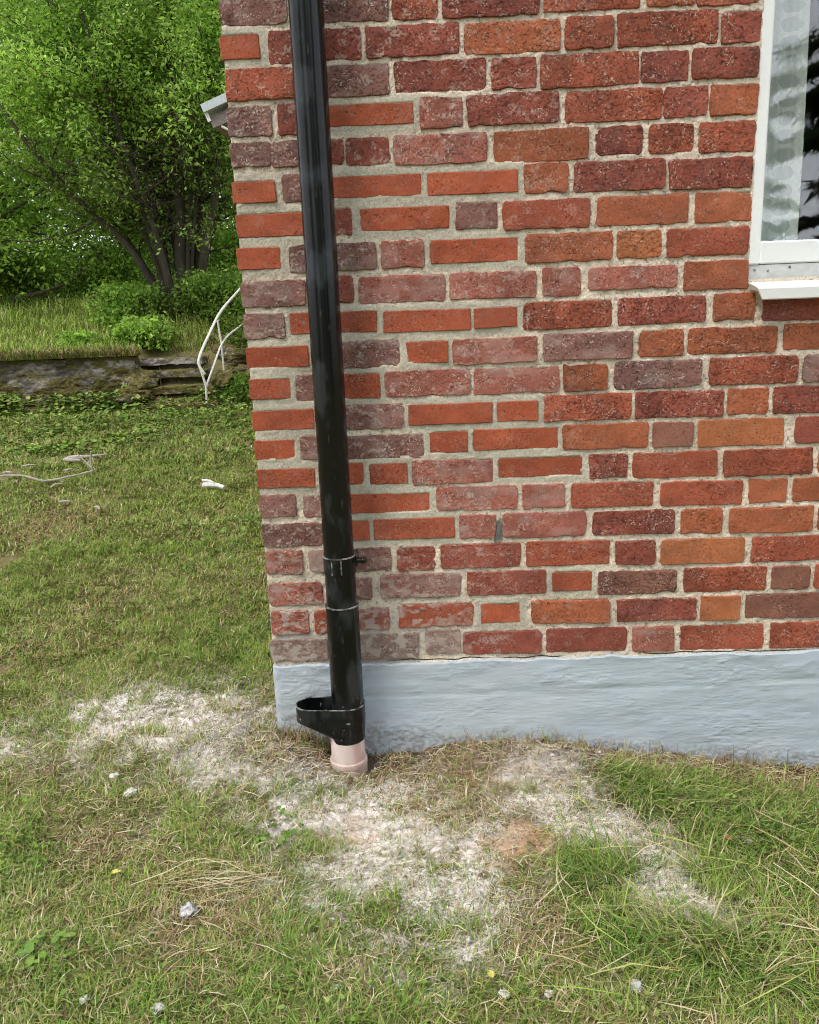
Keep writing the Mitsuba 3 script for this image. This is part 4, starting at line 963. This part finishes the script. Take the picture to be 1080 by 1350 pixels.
# tall grass and leaf litter of the terrace
g = np.random.default_rng(44)
n = 52000
x, y = g.uniform(-11, -2.6, n), 8.8 + 9 * g.random(n) ** 1.4
ok = (x > -2.6 - 0.55 * (y - 2)) & ~((x > -3.5) & (y < 9.5)) & ~((x > -3.9) & (y > 10.3) & (y < 12) & (g.random(n) < 0.8))
x, y = x[ok], y[ok]; n = len(x)
big = nf(np.stack([x * 0.9, y * 0.9, x * 0], -1), 3, seed=3)
ln = (0.16 + 0.24 * ss(0.35, 0.6, big)) * g.uniform(0.5, 1.3, n) * (0.5 + 0.5 * ss(9.0, 11.5, y))
pal = np.array([[0.30, 0.43, 0.08], [0.36, 0.48, 0.10], [0.25, 0.37, 0.07], [0.46, 0.48, 0.19]])
b1 = blades(np.stack([x, y, ground_z(x, y) - 0.01], 1), g.uniform(0, 6.3, n), ln, g.uniform(0.05, 0.5, n), g.uniform(0.1, 0.9, n), 0.013 * g.uniform(0.6, 1.3, n), pal[g.integers(0, 4, n)] * g.uniform(0.75, 1.25, (n, 1)))
n = 18000                                    # bank right of the steps and moss fringe on the wall top
x, y = np.r_[g.uniform(-3.2, -0.8, 6000), g.uniform(-8, -3.3, 12000)], np.r_[g.uniform(8.1, 10.8, 6000), g.uniform(8.47, 8.8, 12000)]
ok = ~((x > -3.2) & (x < -2.3) & (y > 8.0) & (y < 9.5) & (g.random(n) < 0.9)); x, y = x[ok], y[ok]; n = len(x)
zt = np.where(x < -3.3, 0.985, ground_z(x, y) - 0.01)
b2 = blades(np.stack([x, y, zt], 1), g.uniform(0, 6.3, n), g.uniform(0.05, 0.2, n), g.uniform(0.1, 1.0, n), g.uniform(0.1, 0.9, n), 0.012 * g.uniform(0.5, 1.2, n), np.vstack([GREEN, BROWN, STRAW[1:2]])[g.integers(0, 8, n)] * g.uniform(0.7, 1.2, (n, 1)))
v, f, c = join([b1, b2])
tag(obj('meadow_grass', (v, f), 'grass_blade', color=c), 'tall bright meadow grass on the terrace behind the low wall', 'grass', kind='stuff')

# ------------------------------------------------------------------ trees and shrubs
def leaf_cloud(P, size, col, g, aspect=0.42, droop=0.35):
    """folded diamond leaves at the points P; size per leaf; two faces each"""
    n = len(P)
    a = g.uniform(0, 2 * math.pi, n); el = g.normal(-droop, 0.55, n)
    d = np.stack([np.cos(a) * np.cos(el), np.sin(a) * np.cos(el), np.sin(el)], 1)
    r = g.normal(0, 1, (n, 3)); r[:, 2] *= 0.5
    s = np.cross(d, r); s /= np.linalg.norm(s, axis=1, keepdims=True) + 1e-9
    nn = np.cross(d, s)
    L = size[:, None]
    m = P + d * L * 0.5 - nn * L * 0.07
    V = np.stack([P, m + s * L * aspect / 2 + nn * L * 0.12, P + d * L, m - s * L * aspect / 2 + nn * L * 0.12], 1).reshape(-1, 3)
    k = np.arange(n)[:, None] * 4
    F = np.concatenate([k + np.array([[0, 1, 2]]), k + np.array([[0, 2, 3]])])
    return V, F, np.repeat(col, 4, 0)


def branch_out(stems, g, n_branch, blen, twig_n, tlen, up=0.35, start=0.3):
    """stems: list of (points, radii). Returns the tubes of the limbs and arrays of twig starts and ends."""
    tubes, A, Bq = [], [], []
    for P, R in stems:
        Q = spline(P, 30); r = np.interp(np.linspace(0, 1, 30), np.linspace(0, 1, len(R)), R)
        Q = Q + (nf(Q[:, None] * 1.3 + np.arange(3)[None, :, None] * 7, 2) - 0.5) * 0.18 * np.linspace(0, 1, 30)[:, None]
        tubes.append(tube(Q, r, 8))
        for _ in range(n_branch):
            t = start + (1 - start) * g.random() ** 0.9
            i = min(28, int(t * 29)); p0 = Q[i]
            a = g.uniform(0, 2 * math.pi); l = blen * (1.15 - 0.75 * t) * g.uniform(0.6, 1.25)
            d = np.array([math.cos(a), math.sin(a), up + g.normal(0, 0.25)]); d /= np.linalg.norm(d)
            m = p0 + d * l * 0.5 + g.normal(0, 0.06, 3) * l; e = m + (d + np.array([0, 0, g.normal(0.05, 0.25)])) * l * 0.5
            Bp = spline([p0, m, e], 7); rb = max(0.006, r[i] * 0.42)
            tubes.append(tube(Bp, np.linspace(rb, 0.004, 7), 5, cap=False))
            s = np.linspace(0.15, 1, twig_n) * 6
            j = np.minimum(s.astype(int), 5); b0 = Bp[j] + (Bp[j + 1] - Bp[j]) * (s - j)[:, None]
            dd = d * 0.5 + g.normal(0, 0.6, (twig_n, 3)) + np.array([0, 0, 0.1])
            dd /= np.linalg.norm(dd, axis=1, keepdims=True)
            A.append(b0); Bq.append(b0 + dd * tlen * g.uniform(0.5, 1.3, (twig_n, 1)))
    return tubes, np.vstack(A), np.vstack(Bq)


def twig_tubes(A, Bq, r=0.004):
    n = len(A); d = Bq - A
    s = np.cross(d, [0.3, 0.2, 0.9]); s /= np.linalg.norm(s, axis=1, keepdims=True) + 1e-9; q = np.cross(d, s); q /= np.linalg.norm(q, axis=1, keepdims=True) + 1e-9
    V = np.stack([A + s * r, A - s * r * 0.5 + q * r * .87, A - s * r * 0.5 - q * r * .87, Bq], 1).reshape(-1, 3)
    k = np.arange(n)[:, None] * 4
    F = np.concatenate([k + np.array([w]) for w in ((0, 1, 3), (1, 2, 3), (2, 0, 3))])
    return trimesh.Trimesh(V, F, process=False)


def crown_on(A, Bq, n, size, pal, g, scatter=0.05, aspect=0.42, clump=1.3, droop=0.35, bare=None):
    i = g.integers(0, len(A), n); t = g.random(n)[:, None]
    P = A[i] * (1 - t) + Bq[i] * t + g.normal(0, scatter, (n, 3))
    if bare is not None: P = P[g.random(len(P)) > bare(P)]; n = len(P)
    k = nf(P * 0.9, 2, seed=5)
    c = pal[g.integers(0, len(pal), n)] * (0.50 + 0.90 * g.random((n, 1))) * (1 + clump * (k - 0.5))[:, None]
    return leaf_cloud(P, size * g.uniform(0.55, 1.25, n), np.clip(c, 0, 1), g, aspect, droop)


WILLOW = np.array([[0.30, 0.50, 0.065], [0.40, 0.62, 0.10], [0.20, 0.37, 0.055], [0.50, 0.70, 0.18], [0.34, 0.50, 0.12]])
g = np.random.default_rng(70)
wt = thing('willow_tree', 'multi-stemmed bushy sallow tree with bright green leaves behind the steps', 'tree')
by = 11.0
st = [([(-3.42, by, 1.30), (-3.58, by + .1, 2.03), (-3.66, by + .2, 2.95), (-3.76, by + .4, 3.83), (-3.9, by + .6, 4.7), (-4.0, by + .7, 6.0), (-4.1, by + .9, 8.2)], [0.125, 0.105, 0.085, 0.06, 0.04, 0.03, 0.008]),
      ([(-3.30, by, 1.30), (-3.24, by - .1, 2.36), (-3.15, by - .2, 3.37), (-3.07, by - .3, 4.45), (-3.0, by - .4, 5.6), (-2.8, by - .4, 8.4)], [0.10, 0.085, 0.07, 0.055, 0.04, 0.008]),
      ([(-3.18, by + .1, 1.30), (-3.02, by + .2, 2.47), (-2.93, by + .3, 3.58), (-2.75, by + .5, 4.75), (-2.4, by + .6, 6.2), (-2.1, by + .8, 7.9)], [0.085, 0.075, 0.06, 0.045, 0.03, 0.007]),
      ([(-3.08, by - .1, 1.30), (-2.88, by - .2, 2.24), (-2.63, by - .3, 3.02), (-2.35, by - .5, 3.9), (-2.0, by - .7, 5.0), (-1.5, by - .9, 6.6)], [0.07, 0.06, 0.045, 0.035, 0.025, 0.006]),
      ([(-3.52, by, 1.32), (-3.95, by - .3, 2.5), (-4.6, by - .5, 3.25), (-5.2, by - .7, 4.1), (-5.9, by - .8, 5.6)], [0.06, 0.05, 0.04, 0.03, 0.006]),
      ([(-3.48, by + .2, 1.32), (-4.2, by + .5, 2.6), (-5.1, by + .9, 3.8), (-6.2, by + 1.2, 5.6)], [0.06, 0.05, 0.035, 0.006]),
      ([(-3.26, by + .2, 1.32), (-2.9, by + .7, 2.8), (-2.4, by + 1.2, 4.0), (-1.7, by + 1.6, 6.0)], [0.06, 0.05, 0.035, 0.006]),
      ([(-3.36, by - .1, 1.32), (-3.45, by - .5, 2.6), (-3.7, by - .9, 4.0), (-4.0, by - 1.3, 6.0)], [0.05, 0.04, 0.03, 0.006])]
for i in range(9):                         # slender shoots fanning up from the stool
    a = g.uniform(-1.0, 1.0); b = g.uniform(-0.8, 0.8)
    st.append(([(-3.28 + .16 * a, by + .12 * b, 1.32), (-3.28 + .5 * a, by + .4 * b, 2.7), (-3.28 + 1.15 * a, by + .9 * b, 4.2), (-3.28 + 2.0 * a, by + 1.5 * b, 6.4)], [0.034, 0.028, 0.020, 0.005]))
tb, A, Bq = branch_out(st, g, 26, 1.9, 16, 0.42, start=0.26)
obj('trunk', cat(tb[0::27]), 'bark', wt, smooth=True)
obj('branches', cat([t for i, t in enumerate(tb) if i % 27] + [twig_tubes(A, Bq)]), 'bark', wt, smooth=True)
v, f, c = crown_on(A, Bq, 150000, 0.080, WILLOW, g, 0.06, 0.38, bare=lambda P: 0.93 * ss(5.2, 3.4, P[:, 2]) * np.exp(-((P[:, 0] + 3.15) / 1.15) ** 2) * (P[:, 1] < 11.6) + 0.35 * ss(6, 8, P[:, 2]))
tag(obj('crown', (v, f), 'leaf', wt, color=c), kind='stuff')


def leafy_tree(name, lab, group, x, y, h, r, n, size, pal, seed, stems=3, low=0.12, cat_='tree', trunk_r=0.14):
    g = np.random.default_rng(seed)
    t = thing(name, lab, cat_, group); z = float(ground_z(x, y)) - 0.1
    S = []
    for i in range(stems):
        a = g.uniform(0, 6.3); k = r * g.uniform(0.25, 0.7)
        S.append(([(x + .1 * math.cos(a), y + .1 * math.sin(a), z), (x + .4 * k * math.cos(a), y + .4 * k * math.sin(a), z + h * 0.4), (x + k * math.cos(a), y + k * math.sin(a), z + h)], [trunk_r, trunk_r * 0.6, 0.01]))
    tb, A, Bq = branch_out(S, g, 34, r, 9, r * 0.3, start=low)
    obj('trunk', cat(tb[0::35]), 'bark', t, smooth=True)
    obj('branches', cat([q for i, q in enumerate(tb) if i % 35]), 'bark', t, smooth=True)
    v, f, c = crown_on(A, Bq, n, size, pal, g, r * 0.07, 0.5)
    tag(obj('crown', (v, f), 'leaf', t, color=c), kind='stuff')


DARK = WILLOW * np.array([0.62, 0.66, 0.62])
MID = WILLOW * np.array([0.85, 0.88, 0.85])
FAR = [(-7.6, 13.5, 8, 3.2, 'leafy tree at the left edge of the photo behind the terrace', WILLOW, 60000), (-6.0, 17.5, 9, 3.4, 'darker leafy tree standing behind the sallow to its left', DARK, 42000), (-3.2, 18.0, 10, 3.6, 'dark leafy tree straight behind the sallow stems', DARK, 42000),
       (-10.5, 20, 11, 4.2, 'far leafy tree behind the left edge tree', MID, 40000), (-0.5, 16.5, 9, 3.4, 'leafy tree half hidden behind the house corner', MID, 40000), (-7.5, 25, 13, 5.0, 'tall far tree between the two left trees', DARK, 40000), (-3.0, 27, 13, 5.0, 'tall far tree behind the dark tree', DARK, 36000)]
for i, (x, y, h, r, lab, pal, n) in enumerate(FAR):
    leafy_tree('leafy_tree', lab, 'leafy trees behind the terrace', x, y, h, r, n, 0.11 if y < 19 else 0.16, pal, 500 + i, 3, 0.05)
SHR = [(-3.95, 10.5, 0.6, 0.6, 'leafy undergrowth shrub at the left foot of the sallow', DARK * 1.1, 9000), (-5.6, 13.6, 1.0, 1.1, 'leafy shrub in the meadow left of the sallow', MID, 12000), (-7.2, 14.0, 0.9, 1.0, 'leafy shrub in the meadow near the left edge', MID, 12000), (-2.5, 10.6, 0.7, 0.7, 'small dark shrub right of the sallow stems behind the handrail', DARK, 9000),
       (-2.3, 12.6, 1.3, 1.1, 'bright yellow-green shrub behind the handrail beside the house corner', WILLOW * 1.25, 14000), (-3.5, 9.6, 0.30, 0.4, 'low leafy weed clump on top of the steps', WILLOW, 5000), (-4.35, 9.3, 0.22, 0.3, 'low leafy clump in the terrace grass above the wall end', MID, 1600),
       (-1.55, 9.6, 0.9, 0.7, 'dark shrub close to the house corner behind the handrail', DARK * 0.9, 9000), (-1.75, 8.35, 0.3, 0.35, 'low dark green plant at the foot of the handrail', DARK, 4000)]
for i, (x, y, h, r, lab, pal, n) in enumerate(SHR):
    leafy_tree('leafy_shrub', lab, 'shrubs on the terrace', x, y, h, r, n, 0.075, pal, 700 + i, 5, 0.0, 'shrub', 0.02)


# spruces on the other side of the lawn: they stand behind the camera and show in the window pane
def spruce(lab, x, y, h, r, seed):
    g = np.random.default_rng(seed)
    t = thing('spruce_tree', lab, 'tree', 'spruces mirrored in the window pane'); z = float(ground_z(x, y)) - 0.1
    obj('trunk', tube([[x, y, z], [x, y, z + h * 0.5], [x, y, z + h]], [0.28, 0.17, 0.02], 10), 'bark', t, smooth=True)
    P, D, S = [], [], []
    for k in range(int(h * 9)):
        zz = 0.3 + h * 0.97 * (k / (h * 9)); l = r * (1 - zz / h) ** 0.85 * g.uniform(0.7, 1.1); a = g.uniform(0, 6.3)
        m = int(26 * l) + 8
        s = np.linspace(0.05, 1, m)
        for q in s:
            n = 8
            base = np.array([x + math.cos(a) * l * q, y + math.sin(a) * l * q, z + zz - 0.30 * l * q ** 1.5 + 0.10 * l * q ** 4])
            side = g.normal(0, 0.22 * (1.15 - q) * l * 0.45 + 0.05, (n, 1)) * np.array([[-math.sin(a), math.cos(a), 0]])
            P.append(base + side + g.normal(0, 0.04, (n, 3))); d = np.array([math.cos(a) * 0.6, math.sin(a) * 0.6, -0.55])
            D.append(np.tile(d, (n, 1)) + side * 1.5 + g.normal(0, 0.35, (n, 3)))
    P = np.vstack(P); D = np.vstack(D); D /= np.linalg.norm(D, axis=1, keepdims=True); n = len(P)
    s = np.cross(D, g.normal(0, 1, (n, 3))); s /= np.linalg.norm(s, axis=1, keepdims=True)
    L = g.uniform(0.12, 0.30, (n, 1))
    V = np.stack([P - s * 0.04, P + s * 0.04, P + D * L], 1).reshape(-1, 3)
    c = np.repeat(np.array([[0.030, 0.052, 0.022]]) * g.uniform(0.6, 1.4, (n, 1)), 3, 0)
    tag(obj('needles', (V, np.arange(n * 3).reshape(-1, 3)), 'grass_blade', t, color=c), kind='stuff')


spruce('tall dark spruce mirrored in the right part of the window pane', 8.75, -13.0, 15, 3.3, 900)
spruce('second spruce mirrored low in the window pane behind the curtain strip', 8.3, -21.0, 11, 3.0, 901)
spruce('third spruce further off mirrored in the window pane', 14.5, -19.0, 17, 3.6, 902)

BACK = [(-12.5, -15.0, 9, 4.0, 'broad leafy tree across the lawn mirrored at the left of the black pipe'), (-2.2, -20.0, 10, 4.4, 'leafy tree across the lawn mirrored in the middle of the black pipe'), (4.0, -21.0, 9, 3.2, 'leafy tree across the lawn left of the mirrored spruces')]
for i, (x, y, h, r, lab) in enumerate(BACK):
    leafy_tree('leafy_tree', lab, 'leafy trees across the lawn', x, y, h, r, 9000, 0.35, DARK, 800 + i, 3, 0.04)
